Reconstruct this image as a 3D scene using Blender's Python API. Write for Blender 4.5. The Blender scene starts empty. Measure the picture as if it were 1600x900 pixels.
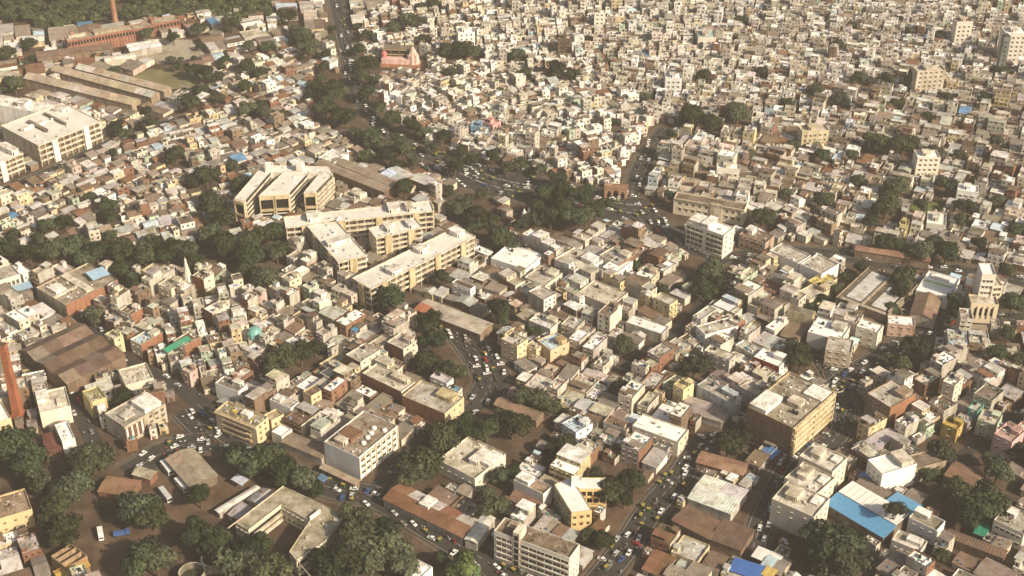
import bpy, math, random
import numpy as np
R = math.radians
# ------------------------------------------------------------------ camera, sky, sun, exposure
SC = bpy.context.scene
CAM_H, PITCH, FPX = 434.0, R(32.5), 2250.0            # metres above ground, depression, focal length in photo pixels (1600 wide)
cam = bpy.data.cameras.new("camera"); cam_o = bpy.data.objects.new("camera", cam)
SC.collection.objects.link(cam_o); SC.camera = cam_o
cam.sensor_width = 36.0; cam.lens = FPX / 1600 * 36.0; cam.clip_start = 1.0; cam.clip_end = 20000
cam_o.location = (0, 0, CAM_H); cam_o.rotation_euler = (R(90) - PITCH, 0, 0)
SUN_AZ, SUN_EL = math.atan2(-0.60, 0.80), R(33)       # direction towards the sun in plan: right of and behind the camera
world = bpy.data.worlds.new("World"); SC.world = world; world.use_nodes = True
wn = world.node_tree.nodes; wl = world.node_tree.links
sky = wn.new("ShaderNodeTexSky"); sky.sky_type = 'NISHITA'; sky.sun_disc = False
sky.sun_elevation = SUN_EL; sky.sun_rotation = R(90) - SUN_AZ
sky.altitude = 50; sky.air_density = 1.0; sky.dust_density = 5.5; sky.ozone_density = 0.6
wn["Background"].inputs[1].default_value = 0.06
wl.new(sky.outputs[0], wn["Background"].inputs[0])
sun = bpy.data.lights.new("sun", 'SUN'); sun_o = bpy.data.objects.new("sun", sun); SC.collection.objects.link(sun_o)
sun.energy = 4.5; sun.angle = R(2.0); sun.color = (1.0, 0.865, 0.66)
sun_o.rotation_euler = (R(90) - SUN_EL, 0, SUN_AZ + R(90)); sun_o.location = (300, -200, 600)
SC.view_settings.view_transform = 'Standard'; SC.view_settings.look = 'None'
SC.view_settings.exposure = 0.62; SC.view_settings.gamma = 1.0
HAZE_DENSITY, HAZE_COLOR, HAZE_G = 0.000092, (1.0, 0.95, 0.85), 0.0

rng = random.Random(11)
COL = SC.collection
# ------------------------------------------------------------------ pixel <-> ground
CP, SP = math.cos(PITCH), math.sin(PITCH)
def ray(px, py):
    a = (px - 800) / FPX; b = -(py - 450) / FPX
    return a, CP + b * SP, -SP + b * CP
def gp(px, py, z=0.0):
    """ground (or height z) point seen at photo pixel"""
    dx, dy, dz = ray(px, py); t = (z - CAM_H) / dz
    return dx * t, dy * t
def proj(x, y, z=0.0):
    f = y * CP + (CAM_H - z) * SP; u = y * SP - (CAM_H - z) * CP
    return 800 + FPX * x / f, 450 - FPX * u / f
def scale_at(py):                                      # photo pixels per metre, across
    return (py + 983.0) * CP / CAM_H
# ------------------------------------------------------------------ materials
def nd(nt, t, **k):
    n = nt.nodes.new(t)
    for a, b in k.items(): setattr(n, a, b)
    return n
def mat_attr(name, rough, stain, stain_scale, fine, kind):
    m = bpy.data.materials.new(name); m.use_nodes = True; nt = m.node_tree; L = nt.links.new
    b = nt.nodes["Principled BSDF"]; b.inputs["Roughness"].default_value = rough
    b.inputs["Specular IOR Level"].default_value = 0.25
    at = nd(nt, "ShaderNodeAttribute", attribute_name="col")
    ge = nd(nt, "ShaderNodeNewGeometry"); mp = nd(nt, "ShaderNodeMapping")
    L(ge.outputs["Position"], mp.inputs[0])
    if kind == 'wall': mp.inputs["Scale"].default_value = (1, 1, 0.22)      # rain streaks run down
    n1 = nd(nt, "ShaderNodeTexNoise"); n1.inputs["Scale"].default_value = stain_scale; n1.inputs["Detail"].default_value = 6; n1.inputs["Roughness"].default_value = 0.68
    L(mp.outputs[0], n1.inputs["Vector"])
    r1 = nd(nt, "ShaderNodeMapRange"); r1.inputs[1].default_value = 0.42; r1.inputs[2].default_value = 0.68; r1.inputs[3].default_value = 1.0; r1.inputs[4].default_value = 1.0 - stain
    L(n1.outputs["Fac"], r1.inputs[0])
    n2 = nd(nt, "ShaderNodeTexNoise"); n2.inputs["Scale"].default_value = 1.7; n2.inputs["Detail"].default_value = 5
    L(ge.outputs["Position"], n2.inputs["Vector"])
    r2 = nd(nt, "ShaderNodeMapRange"); r2.inputs[1].default_value = 0.3; r2.inputs[2].default_value = 0.7; r2.inputs[3].default_value = 1.0 - fine; r2.inputs[4].default_value = 1.0 + fine * 0.6
    L(n2.outputs["Fac"], r2.inputs[0])
    mu = nd(nt, "ShaderNodeMath", operation='MULTIPLY'); L(r1.outputs[0], mu.inputs[0]); L(r2.outputs[0], mu.inputs[1])
    last = mu
    if kind == 'roof':                                  # repaired patches of screed
        vo = nd(nt, "ShaderNodeTexVoronoi", distance='CHEBYCHEV'); vo.inputs["Scale"].default_value = 0.23
        L(ge.outputs["Position"], vo.inputs["Vector"])
        sp = nd(nt, "ShaderNodeSeparateColor"); L(vo.outputs["Color"], sp.inputs[0])
        r3 = nd(nt, "ShaderNodeMapRange"); r3.inputs[3].default_value = 0.72; r3.inputs[4].default_value = 1.1
        L(sp.outputs[0], r3.inputs[0])
        m3 = nd(nt, "ShaderNodeMath", operation='MULTIPLY'); L(last.outputs[0], m3.inputs[0]); L(r3.outputs[0], m3.inputs[1]); last = m3
    mx = nd(nt, "ShaderNodeMix", data_type='RGBA', blend_type='MULTIPLY'); mx.inputs[0].default_value = 1.0
    L(at.outputs["Color"], mx.inputs[6])
    cr = nd(nt, "ShaderNodeValToRGB"); cr.color_ramp.elements[0].position = 0.0; cr.color_ramp.elements[0].color = (0.0, 0.0, 0.0, 1)
    cr.color_ramp.elements[1].position = 1.0; cr.color_ramp.elements[1].color = (1, 1, 1, 1)
    e = cr.color_ramp.elements.new(0.55); e.color = (0.57, 0.53, 0.46, 1)     # stained parts turn a little brown
    L(last.outputs[0], cr.inputs[0]); L(cr.outputs[0], mx.inputs[7])
    out = mx.outputs[2]
    if kind == 'tin':                                   # rust blooms on sheet metal
        n4 = nd(nt, "ShaderNodeTexNoise"); n4.inputs["Scale"].default_value = 0.35; n4.inputs["Detail"].default_value = 7; L(ge.outputs["Position"], n4.inputs["Vector"])
        r4 = nd(nt, "ShaderNodeMapRange"); r4.inputs[1].default_value = 0.55; r4.inputs[2].default_value = 0.7; r4.inputs[4].default_value = 0.6; L(n4.outputs["Fac"], r4.inputs[0])
        m4 = nd(nt, "ShaderNodeMix", data_type='RGBA'); m4.inputs[7].default_value = (0.16, 0.085, 0.045, 1)
        L(r4.outputs[0], m4.inputs[0]); L(out, m4.inputs[6]); out = m4.outputs[2]
    if kind == 'ground' and name == "packed earth":     # pale dust swept over earth and asphalt
        n5 = nd(nt, "ShaderNodeTexNoise"); n5.inputs["Scale"].default_value = 0.09; n5.inputs["Detail"].default_value = 8; n5.inputs["Roughness"].default_value = 0.7; L(ge.outputs["Position"], n5.inputs["Vector"])
        r5 = nd(nt, "ShaderNodeMapRange"); r5.inputs[1].default_value = 0.45; r5.inputs[2].default_value = 0.72; r5.inputs[4].default_value = 0.75; L(n5.outputs["Fac"], r5.inputs[0])
        m5 = nd(nt, "ShaderNodeMix", data_type='RGBA'); m5.inputs[7].default_value = (0.17, 0.115, 0.078, 1)
        L(r5.outputs[0], m5.inputs[0]); L(out, m5.inputs[6]); out = m5.outputs[2]
    L(out, b.inputs["Base Color"])
    bp = nd(nt, "ShaderNodeBump"); bp.inputs["Strength"].default_value = 0.5; bp.inputs["Distance"].default_value = 0.12
    L(n2.outputs["Fac"], bp.inputs["Height"]); L(bp.outputs[0], b.inputs["Normal"])
    return m
MAT = {
    'wall': mat_attr("weathered plaster", 0.9, 0.55, 0.35, 0.2, 'wall'),
    'cleanwall': mat_attr("fresh plaster", 0.85, 0.16, 0.2, 0.06, 'wall'),
    'roof': mat_attr("stained roof screed", 0.92, 0.62, 0.16, 0.30, 'roof'),
    'roofclean': mat_attr("smooth roof screed", 0.9, 0.22, 0.10, 0.10, 'ground'),
    'tin': mat_attr("corrugated sheet", 0.62, 0.4, 0.2, 0.2, 'tin'),
    'paint': mat_attr("painted metal", 0.35, 0.12, 0.5, 0.05, 'paint'),
    'brick': mat_attr("brickwork", 0.92, 0.4, 0.5, 0.3, 'wall'),
    'asphalt': mat_attr("worn asphalt", 0.85, 0.35, 0.07, 0.3, 'ground'),
    'ground': mat_attr("packed earth", 0.95, 0.45, 0.05, 0.3, 'ground'),
}
def simple(name, c, rough, spec=0.3):
    m = bpy.data.materials.new(name); m.use_nodes = True; b = m.node_tree.nodes["Principled BSDF"]
    b.inputs["Base Color"].default_value = (*c, 1); b.inputs["Roughness"].default_value = rough; b.inputs["Specular IOR Level"].default_value = spec
    return m
MAT['glass'] = simple("dark window glass", (0.022, 0.02, 0.018), 0.18, 0.4)
MAT['rubber'] = simple("rubber", (0.02, 0.02, 0.02), 0.8)
MAT['bark'] = simple("bark", (0.09, 0.065, 0.045), 0.95)
def leaf_mat(name, c):
    m = bpy.data.materials.new(name); m.use_nodes = True; nt = m.node_tree; L = nt.links.new
    b = nt.nodes["Principled BSDF"]; b.inputs["Roughness"].default_value = 0.75; b.inputs["Specular IOR Level"].default_value = 0.15
    at = nd(nt, "ShaderNodeAttribute", attribute_name="col"); oi = nd(nt, "ShaderNodeObjectInfo")
    h = nd(nt, "ShaderNodeHueSaturation"); h.inputs["Color"].default_value = (*c, 1)
    r = nd(nt, "ShaderNodeMapRange"); r.inputs[3].default_value = 0.455; r.inputs[4].default_value = 0.54; L(oi.outputs["Random"], r.inputs[0]); L(r.outputs[0], h.inputs["Hue"])
    r2 = nd(nt, "ShaderNodeMapRange"); wv = nd(nt, "ShaderNodeMath", operation='FRACT'); mm = nd(nt, "ShaderNodeMath", operation='MULTIPLY'); mm.inputs[1].default_value = 17.3; L(oi.outputs["Random"], mm.inputs[0]); L(mm.outputs[0], wv.inputs[0])
    r2.inputs[3].default_value = 0.6; r2.inputs[4].default_value = 2.1; L(wv.outputs[0], r2.inputs[0])
    r6 = nd(nt, "ShaderNodeMapRange"); r6.inputs[3].default_value = 1.1; r6.inputs[4].default_value = 0.65; L(wv.outputs[0], r6.inputs[0]); L(r6.outputs[0], h.inputs["Saturation"]); L(r2.outputs[0], h.inputs["Value"])
    mx = nd(nt, "ShaderNodeMix", data_type='RGBA', blend_type='MULTIPLY'); mx.inputs[0].default_value = 1
    L(h.outputs[0], mx.inputs[6]); L(at.outputs["Color"], mx.inputs[7]); L(mx.outputs[2], b.inputs["Base Color"])
    return m
MAT['leaf'] = leaf_mat("dark foliage", (0.025, 0.032, 0.013))
MAT['leaf_bright'] = leaf_mat("fresh foliage", (0.05, 0.085, 0.02))
# ------------------------------------------------------------------ mesh collecting
class Geo:
    __slots__ = ("v", "f", "c", "m")
    def __init__(s): s.v, s.f, s.c, s.m = [], [], [], []
    def face(s, pts, col, mat='wall'):
        n = len(s.v); s.v.extend(pts); s.f.append(tuple(range(n, n + len(pts)))); s.c.append(col); s.m.append(mat)
    def box(s, x0, y0, z0, x1, y1, z1, col, mat='wall', top=None, topmat=None, sides=None, bottom=False):
        n = len(s.v)
        s.v.extend([(x0, y0, z0), (x1, y0, z0), (x1, y1, z0), (x0, y1, z0), (x0, y0, z1), (x1, y0, z1), (x1, y1, z1), (x0, y1, z1)])
        q = [(0, 1, 5, 4), (1, 2, 6, 5), (2, 3, 7, 6), (3, 0, 4, 7)]         # S E N W
        for i, a in enumerate(q):
            s.f.append(tuple(n + k for k in a)); s.c.append(sides[i][0] if sides else col); s.m.append(sides[i][1] if sides else mat)
        s.f.append((n + 4, n + 5, n + 6, n + 7)); s.c.append(top or col); s.m.append(topmat or mat)
        if bottom: s.f.append((n + 3, n + 2, n + 1, n)); s.c.append(col); s.m.append(mat)
    def cyl(s, x, y, z0, r0, z1, r1, col, mat='wall', k=10, cap=True):
        n = len(s.v); cs = [(math.cos(i * 2 * math.pi / k), math.sin(i * 2 * math.pi / k)) for i in range(k)]
        s.v.extend([(x + r0 * a, y + r0 * b, z0) for a, b in cs]); s.v.extend([(x + r1 * a, y + r1 * b, z1) for a, b in cs])
        for i in range(k):
            j = (i + 1) % k; s.f.append((n + i, n + j, n + k + j, n + k + i)); s.c.append(col); s.m.append(mat)
        if cap: s.f.append(tuple(n + k + i for i in range(k))); s.c.append(col); s.m.append(mat)
    def add(s, g, rot=0.0, dx=0.0, dy=0.0, dz=0.0):
        n = len(s.v); c, q = math.cos(rot), math.sin(rot)
        s.v.extend([(x * c - y * q + dx, x * q + y * c + dy, z + dz) for x, y, z in g.v])
        s.f.extend([tuple(k + n for k in f) for f in g.f]); s.c.extend(g.c); s.m.extend(g.m)
    def mesh(s, name):
        me = bpy.data.meshes.new(name); me.from_pydata(s.v, [], s.f)
        mats = list(dict.fromkeys(s.m))
        for k in mats: me.materials.append(MAT[k])
        if len(mats) > 1:
            ix = {k: i for i, k in enumerate(mats)}
            me.polygons.foreach_set("material_index", np.array([ix[k] for k in s.m], dtype=np.int32))
        at = me.attributes.new("col", 'FLOAT_COLOR', 'CORNER')
        c = np.ones((len(s.c), 4), dtype=np.float32); c[:, :3] = np.array(s.c, dtype=np.float32)
        at.data.foreach_set("color", np.repeat(c, [len(f) for f in s.f], axis=0).ravel())
        return me
def link(name, data=None, parent=None, loc=None, rz=None):
    o = bpy.data.objects.new(name, data); COL.objects.link(o)
    if parent is not None: o.parent = parent
    if loc is not None: o.location = loc
    if rz is not None: o.rotation_euler = (0, 0, rz)
    return o
def tag(o, label=None, cat=None, group=None, kind=None):
    if label: o["label"] = label
    if cat: o["category"] = cat
    if group: o["group"] = group
    if kind: o["kind"] = kind
    return o
def part(name, g, parent, kind=None, label=None):
    if not g.f: return None
    o = link(name, g.mesh(name), parent)
    if kind: o["kind"] = kind
    if label: o["label"] = label
    return o
def jit(c, a=0.06, r=None):
    r = r or rng; k = 1 + r.uniform(-a, a)
    return tuple(max(0.01, min(0.85, x * k * (1 + r.uniform(-a, a) * 0.35))) for x in c)
# base colours
CREAM, WHITE, YELLOW, CEMENT, PINK = (.64, .585, .49), (.81, .79, .75), (.61, .51, .33), (.45, .42, .375), (.56, .42, .38)
GREEN, BLUE, BRICK, BROWN, TERRA = (.45, .54, .42), (.46, .55, .62), (.235, .125, .08), (.24, .17, .12), (.29, .145, .09)
R_CEM, R_WHITE, R_DARK, R_BROWN, R_TAN = (.53, .50, .45), (.83, .82, .80), (.24, .21, .18), (.20, .14, .10), (.60, .55, .47)
R_GREY, R_RUST, R_BLUE, R_SKY = (.45, .445, .43), (.22, .115, .065), (.12, .27, .48), (.52, .65, .74)
DARK = (.05, .042, .035)
# ------------------------------------------------------------------ occupancy grid of the ground (1 m cells)
GX0, GY0, GW, GH = -560, 380, 1120, 1060
occ = np.zeros((GH, GW), dtype=bool)
YY, XX = np.mgrid[0:GH, 0:GW]; XX = XX + GX0 + 0.5; YY = YY + GY0 + 0.5
def win(x0, y0, x1, y1):
    i0, i1 = max(0, int(x0 - GX0) - 1), min(GW, int(x1 - GX0) + 2); j0, j1 = max(0, int(y0 - GY0) - 1), min(GH, int(y1 - GY0) + 2)
    return (slice(j0, j1), slice(i0, i1)) if i1 > i0 and j1 > j0 else None
def occ_seg(a, b, w):
    s = win(min(a[0], b[0]) - w, min(a[1], b[1]) - w, max(a[0], b[0]) + w, max(a[1], b[1]) + w)
    if s is None: return
    X, Y = XX[s], YY[s]; dx, dy = b[0] - a[0], b[1] - a[1]; l2 = dx * dx + dy * dy + 1e-9
    t = np.clip(((X - a[0]) * dx + (Y - a[1]) * dy) / l2, 0, 1)
    occ[s] |= (X - a[0] - t * dx) ** 2 + (Y - a[1] - t * dy) ** 2 < w * w
def occ_disc(x, y, r):
    s = win(x - r, y - r, x + r, y + r)
    if s is not None: occ[s] |= (XX[s] - x) ** 2 + (YY[s] - y) ** 2 < r * r
def occ_rect(ox, oy, rz, w, d, m=0.4):
    c, q = math.cos(rz), math.sin(rz)
    P = [(ox + a * c - b * q, oy + a * q + b * c) for a, b in ((-m, -m), (w + m, -m), (w + m, d + m), (-m, d + m))]
    s = win(min(p[0] for p in P), min(p[1] for p in P), max(p[0] for p in P), max(p[1] for p in P))
    if s is None: return
    dx, dy = XX[s] - ox, YY[s] - oy; u = dx * c + dy * q; v = -dx * q + dy * c
    occ[s] |= (u > -m) & (u < w + m) & (v > -m) & (v < d + m)
def occ_poly(P):
    s = win(min(p[0] for p in P), min(p[1] for p in P), max(p[0] for p in P), max(p[1] for p in P))
    if s is None: return
    X, Y = XX[s], YY[s]; ins = np.zeros(X.shape, bool); n = len(P)
    for i in range(n):
        (x1, y1), (x2, y2) = P[i], P[(i + 1) % n]
        if y1 == y2: continue
        ins ^= ((y1 > Y) != (y2 > Y)) & (X < (x2 - x1) * (Y - y1) / (y2 - y1) + x1)
    occ[s] |= ins
def taken(x, y):
    i, j = int(x - GX0), int(y - GY0)
    return not (0 <= i < GW and 0 <= j < GH) or occ[j, i]
# ------------------------------------------------------------------ setting: ground, roads, yards
g = Geo(); E = 9000.0
g.face([(-E, -2000, 0), (E, -2000, 0), (E, 2 * E, 0), (-E, 2 * E, 0)], (.082, .055, .038), 'ground')
tag(part("ground", g, None), "dusty brown earth between the houses", kind="structure")
ROADS = [  # photo points along the middle, width in metres
    ("main", [(515, -40), (533, 40), (545, 90), (556, 140), (585, 188), (640, 230), (700, 256)], 12),
    ("main", [(690, 250), (770, 285), (850, 300), (930, 318), (1005, 330)], 34),
    ("main", [(1005, 330), (1060, 375), (1130, 402), (1210, 393), (1300, 398), (1400, 414), (1500, 424), (1640, 446)], 14),
    ("gate", [(985, 310), (1000, 258), (1040, 200)], 11),
    ("lane", [(1115, 405), (1100, 470), (1062, 518), (1005, 556), (970, 584)], 8),
    ("park", [(640, 480), (700, 500), (740, 545), (768, 590), (750, 630)], 18),
    ("park", [(750, 630), (700, 672), (640, 708), (585, 768)], 9),
    ("left", [(40, 455), (135, 500), (165, 540), (230, 582), (290, 612), (335, 650)], 9),
    ("front", [(290, 640), (345, 690), (440, 737), (530, 766), (590, 778), (680, 830), (745, 868), (820, 915)], 15),
    ("lane", [(150, 700), (118, 630), (98, 602)], 8),
    ("yard", [(330, 690), (270, 700), (200, 740)], 16),
    ("circle", [(1275, 545), (1310, 603), (1320, 655), (1296, 694), (1246, 712), (1222, 745), (1196, 800), (1175, 860)], 11),
    ("circle", [(1310, 603), (1345, 577), (1400, 547), (1480, 500), (1600, 500)], 15),
    ("plaza", [(1165, 690), (1100, 695), (1062, 745), (1018, 795), (982, 850), (930, 915)], 13),
    ("lane", [(1600, 640), (1480, 730), (1440, 760)], 6),
    ("mill", [(0, 300), (90, 262), (190, 215), (300, 180)], 10),
    ("far", [(800, 300), (850, 240), (1000, 200)], 6),
]
def strip(pts, w, z, z1=None):
    """a road band with joined corners"""
    L, Rr = [], []
    for i, p in enumerate(pts):
        a = pts[max(0, i - 1)]; b = pts[min(len(pts) - 1, i + 1)]
        dx, dy = b[0] - a[0], b[1] - a[1]; l = math.hypot(dx, dy) or 1
        nx, ny = -dy / l * w / 2, dx / l * w / 2
        L.append((p[0] + nx, p[1] + ny, z)); Rr.append((p[0] - nx, p[1] - ny, z))
    return L, Rr
def smooth(pts, k=4):
    out = []
    for i in range(len(pts) - 1):
        p0 = pts[max(0, i - 1)]; p1 = pts[i]; p2 = pts[i + 1]; p3 = pts[min(len(pts) - 1, i + 2)]
        for j in range(k):
            t = j / k
            out.append(tuple(0.5 * ((2 * p1[a]) + (-p0[a] + p2[a]) * t + (2 * p0[a] - 5 * p1[a] + 4 * p2[a] - p3[a]) * t * t + (-p0[a] + 3 * p1[a] - 3 * p2[a] + p3[a]) * t ** 3) for a in (0, 1)))
    out.append(pts[-1]); return out
ROADW = []
for i, (k, px, w) in enumerate(ROADS):
    pts = smooth([gp(*p) for p in px]); ROADW.append((k, pts, w))
    g = Geo(); L, Rr = strip(pts, w, 0.03 + 0.012 * i)
    for j in range(len(pts) - 1): g.face([Rr[j], Rr[j + 1], L[j + 1], L[j]], (.052, .047, .042), 'asphalt')
    ro = tag(part("road", g, None), kind="structure")
    if w > 9:                                            # worn paint: centre dashes and edge lines
        g = Geo(); z = .03 + .012 * i + .006
        for j in range(len(pts) - 1):
            a, b = pts[j], pts[j + 1]; l = math.hypot(b[0] - a[0], b[1] - a[1]); dx, dy = (b[0] - a[0]) / l, (b[1] - a[1]) / l
            for off, dash, wd in ((0, 3.0, .16), (w / 2 - .7, 99, .12), (-w / 2 + .7, 99, .12)):
                t = 0.0
                while t < l:
                    e = min(l, t + dash); p = lambda u, o: (a[0] + dx * u - dy * o, a[1] + dy * u + dx * o, z); g.face([p(t, off - wd), p(e, off - wd), p(e, off + wd), p(t, off + wd)], (.30, .29, .26), 'asphalt'); t += dash * 2.2
        part("lane_marking", g, ro, kind="stuff")
    if w > 30:
        g = Geo()
        for j in range(len(pts) - 1):
            a, b = pts[j], pts[j + 1]; l = math.hypot(b[0] - a[0], b[1] - a[1]); dx, dy = (b[0] - a[0]) / l, (b[1] - a[1]) / l
            for off in (-5.0, 5.0):
                p = lambda u, o, zz: (a[0] + dx * u - dy * (o + off), a[1] + dy * u + dx * (o + off), zz)
                if l > 7:
                    for f in ([p(1, -.6, .5), p(l - 1, -.6, .5), p(l - 1, .6, .5), p(1, .6, .5)], [p(1, -.6, .1), p(l - 1, -.6, .1), p(l - 1, -.6, .5), p(1, -.6, .5)], [p(l - 1, .6, .1), p(1, .6, .1), p(1, .6, .5), p(l - 1, .6, .5)]): g.face(f, (.30, .27, .22), 'ground')
        part("median_kerb", g, ro)
    for j in range(len(pts) - 1): occ_seg(pts[j], pts[j + 1], w / 2 + (2.2 if w > 10 else .6))
def off_road(p, extra=0.6):
    for k, pts, w in ROADW:
        for j in range(len(pts) - 1):
            a, b = pts[j], pts[j + 1]; dx, dy = b[0] - a[0], b[1] - a[1]
            t = max(0, min(1, ((p[0] - a[0]) * dx + (p[1] - a[1]) * dy) / (dx * dx + dy * dy + 1e-9)))
            if math.hypot(p[0] - a[0] - t * dx, p[1] - a[1] - t * dy) < w / 2 + extra: return False
    return True
for k, pts, w in ROADW:                                  # raised pavements with kerbs along the wider streets
    if w < 10: continue
    for sgn in (-1, 1):
        A, _ = strip(pts, sgn * (w + 1.0), 0.13); B, _ = strip(pts, sgn * (w + 4.2), 0.13); g = Geo()
        for j in range(len(pts) - 1):
            mid = ((A[j][0] + B[j + 1][0]) / 2, (A[j][1] + B[j + 1][1]) / 2)
            if not (off_road(mid) and off_road(A[j], .2) and off_road(B[j + 1], .2)): continue
            q = [A[j], A[j + 1], B[j + 1], B[j]]
            if sgn > 0: q.reverse(); 
            g.face(q[::-1], (.11, .088, .068), 'ground')
            for a, b in ((A[j], A[j + 1]), (B[j], B[j + 1])): g.face([(a[0], a[1], 0), (b[0], b[1], 0), b, a], (.22, .2, .17), 'ground')
        o = part("pavement", g, None)
        if o: tag(o, kind="structure")
YARDS = [  # open ground seen in the photo
    ([(262, 690), (345, 690), (400, 745), (372, 790), (295, 800), (215, 905), (140, 905), (150, 850), (205, 800), (225, 745)], (.11, .07, .045), "yard"),
    ([(940, 820), (1000, 770), (1050, 770), (1020, 815), (975, 840)], (.12, .072, .046), "yard"),
    ([(200, 122), (235, 108), (300, 112), (345, 128), (300, 140), (215, 138)], (.20, .19, .09), "playing_field"),
    ([(575, 785), (605, 745), (640, 745), (620, 772), (598, 790)], (.16, .10, .065), "yard"),
    ([(297, 452), (345, 440), (360, 462), (315, 470)], (.09, .09, .03), "lawn"),
    ([(205, 60), (300, 62), (330, 88), (250, 100), (190, 88)], (.42, .38, .31), "yard"),
    ([(1420, 322), (1465, 315), (1475, 330), (1430, 338)], (.10, .15, .03), "lawn"),
]
for i, (px, c, nm) in enumerate(YARDS):
    P = [gp(*p) for p in px]; g = Geo(); g.face([(x, y, 0.012 + .002 * i) for x, y in P], c, 'ground')
    if g.f:
        o = part(nm, g, None); tag(o, kind="structure"); occ_poly(P)
# ------------------------------------------------------------------ named buildings, from the roof corners seen in the photo
LANDMARKS = []                                           # (x, y, phrase) to say where other things stand
TOPS = []
WIN_MESH = {}
def win_mesh(w, h, frame, hood=True):
    k = (round(w, 1), round(h, 1), frame, hood)
    if k not in WIN_MESH:
        g = Geo(); w, h = k[0], k[1]                     # lies in the xz plane, outward is -y
        g.face([(-w / 2, -.04, 0), (w / 2, -.04, 0), (w / 2, -.04, h), (-w / 2, -.04, h)], DARK, 'glass')
        t = .12
        for a in ((-w / 2 - t, 0 - t, w / 2 + t, 0), (-w / 2 - t, h, w / 2 + t, h + t), (-w / 2 - t, 0, -w / 2, h), (w / 2, 0, w / 2 + t, h), (-.04, 0, .04, h)):
            g.box(a[0], -.10, a[1], a[2], 0, a[3], frame, 'wall')
        if hood: g.box(-w / 2 - .25, -.55, h + .15, w / 2 + .25, 0, h + .24, frame, 'wall', bottom=True)
        WIN_MESH[k] = g.mesh("window")
    return WIN_MESH[k]
class B:
    """a building frame: corner A of the roof is the origin, one axis to B, the other towards C"""
    def __init__(s, name, label, cat, A, Bp, C, h, group=None, ref=None, occm=1.0):
        s.h = h
        a, b, c = gp(*A, h), gp(*Bp, h), gp(*C, h)
        ux, uy = b[0] - a[0], b[1] - a[1]; l = math.hypot(ux, uy); ux, uy = ux / l, uy / l
        vx, vy = -uy, ux; dv = (c[0] - a[0]) * vx + (c[1] - a[1]) * vy
        if dv < 0:                                       # keep a right-handed frame: x runs towards C
            s.rz = math.atan2(-vy, -vx); s.w, s.d = -dv, l; s.AB, s.AC = 'W', 'S'
        else:
            s.rz = math.atan2(uy, ux); s.w, s.d = l, dv; s.AB, s.AC = 'S', 'W'
        s.ox, s.oy = a
        s.root = link(name, None, None, (a[0], a[1], 0), s.rz); tag(s.root, label, cat, group)
        s.cx, s.cy = s.pt(s.w / 2, s.d / 2)
        if occm is not None: occ_rect(a[0], a[1], s.rz, s.w, s.d, occm)
        if ref: LANDMARKS.append((s.cx, s.cy, ref))
        TOPS.append((s.cx, s.cy, max(s.w, s.d)))
    def pt(s, x, y):
        c, q = math.cos(s.rz), math.sin(s.rz); return s.ox + x * c - y * q, s.oy + x * q + y * c
    def face(s, f):
        """length of a face and a map (along, up, out) -> local"""
        w, d = s.w, s.d
        return {'S': (w, lambda a, z, o: (a, -o, z)), 'N': (w, lambda a, z, o: (w - a, d + o, z)),
                'W': (d, lambda a, z, o: (-o, d - a, z)), 'E': (d, lambda a, z, o: (w + o, a, z))}[f]
    def frot(s, f): return {'S': 0, 'E': R(90), 'N': R(180), 'W': R(-90)}[f]
    def fbox(s, g, f, a0, a1, z0, z1, o0, o1, col, mat='wall'):
        _, P = s.face(f); p, q = P(a0, z0, o0), P(a1, z1, o1)
        g.box(min(p[0], q[0]), min(p[1], q[1]), z0, max(p[0], q[0]), max(p[1], q[1]), z1, col, mat, bottom=True)
    def opp(s, f): return {'S': 'N', 'N': 'S', 'E': 'W', 'W': 'E'}[f]
    def body(s, wall, roof, sides=None, par=0.9, inset=None, roofmat='roof', matw='wall', z0=0.0, h=None):
        """walls with a parapet, a sunken roof. sides: {face: (colour, material)}"""
        h = h or s.h; ins = inset or {}; x0, x1 = ins.get('W', 0), s.w - ins.get('E', 0); y0, y1 = ins.get('S', 0), s.d - ins.get('N', 0)
        cs = [(sides or {}).get(f, (wall, matw)) for f in 'SENW']
        g = Geo(); t = .25; zt = h
        q = [(x0, y0), (x1, y0), (x1, y1), (x0, y1)]; qi = [(x0 + t, y0 + t), (x1 - t, y0 + t), (x1 - t, y1 - t), (x0 + t, y1 - t)]
        for i in range(4):
            j = (i + 1) % 4; (ax, ay), (bx, by) = q[i], q[j]; (cx, cy), (ex, ey) = qi[i], qi[j]
            g.face([(ax, ay, z0), (bx, by, z0), (bx, by, zt), (ax, ay, zt)], *cs[i])
            g.face([(ax, ay, zt), (bx, by, zt), (ex, ey, zt), (cx, cy, zt)], wall, 'wall')
            g.face([(cx, cy, zt), (ex, ey, zt), (ex, ey, zt - par), (cx, cy, zt - par)], wall, 'wall')
        part("wall", g, s.root)
        g = Geo(); g.face([(x, y, zt - par) for x, y in qi], roof, roofmat); s.roof_o = part("roof", g, s.root)
        s.roofz = zt - par
    def windows(s, f, nx, nf, ww, wh, z0, fh, a0=None, a1=None, frame=None, skip=()):
        L, P = s.face(f); a0 = .8 if a0 is None else a0 * L; a1 = L - .8 if a1 is None else a1 * L
        frame = frame or s.frame
        for k in range(nf):
            for i in range(nx):
                if (i, k) in skip: continue
                a = a0 + (a1 - a0) * (i + .5) / nx
                o = link("window", win_mesh(ww, wh, frame), s.root, P(a, z0 + fh * k, 0)); o.rotation_euler = (0, 0, s.frot(f))
    frame = (.55, .5, .42)
    roof_o = None
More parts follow.
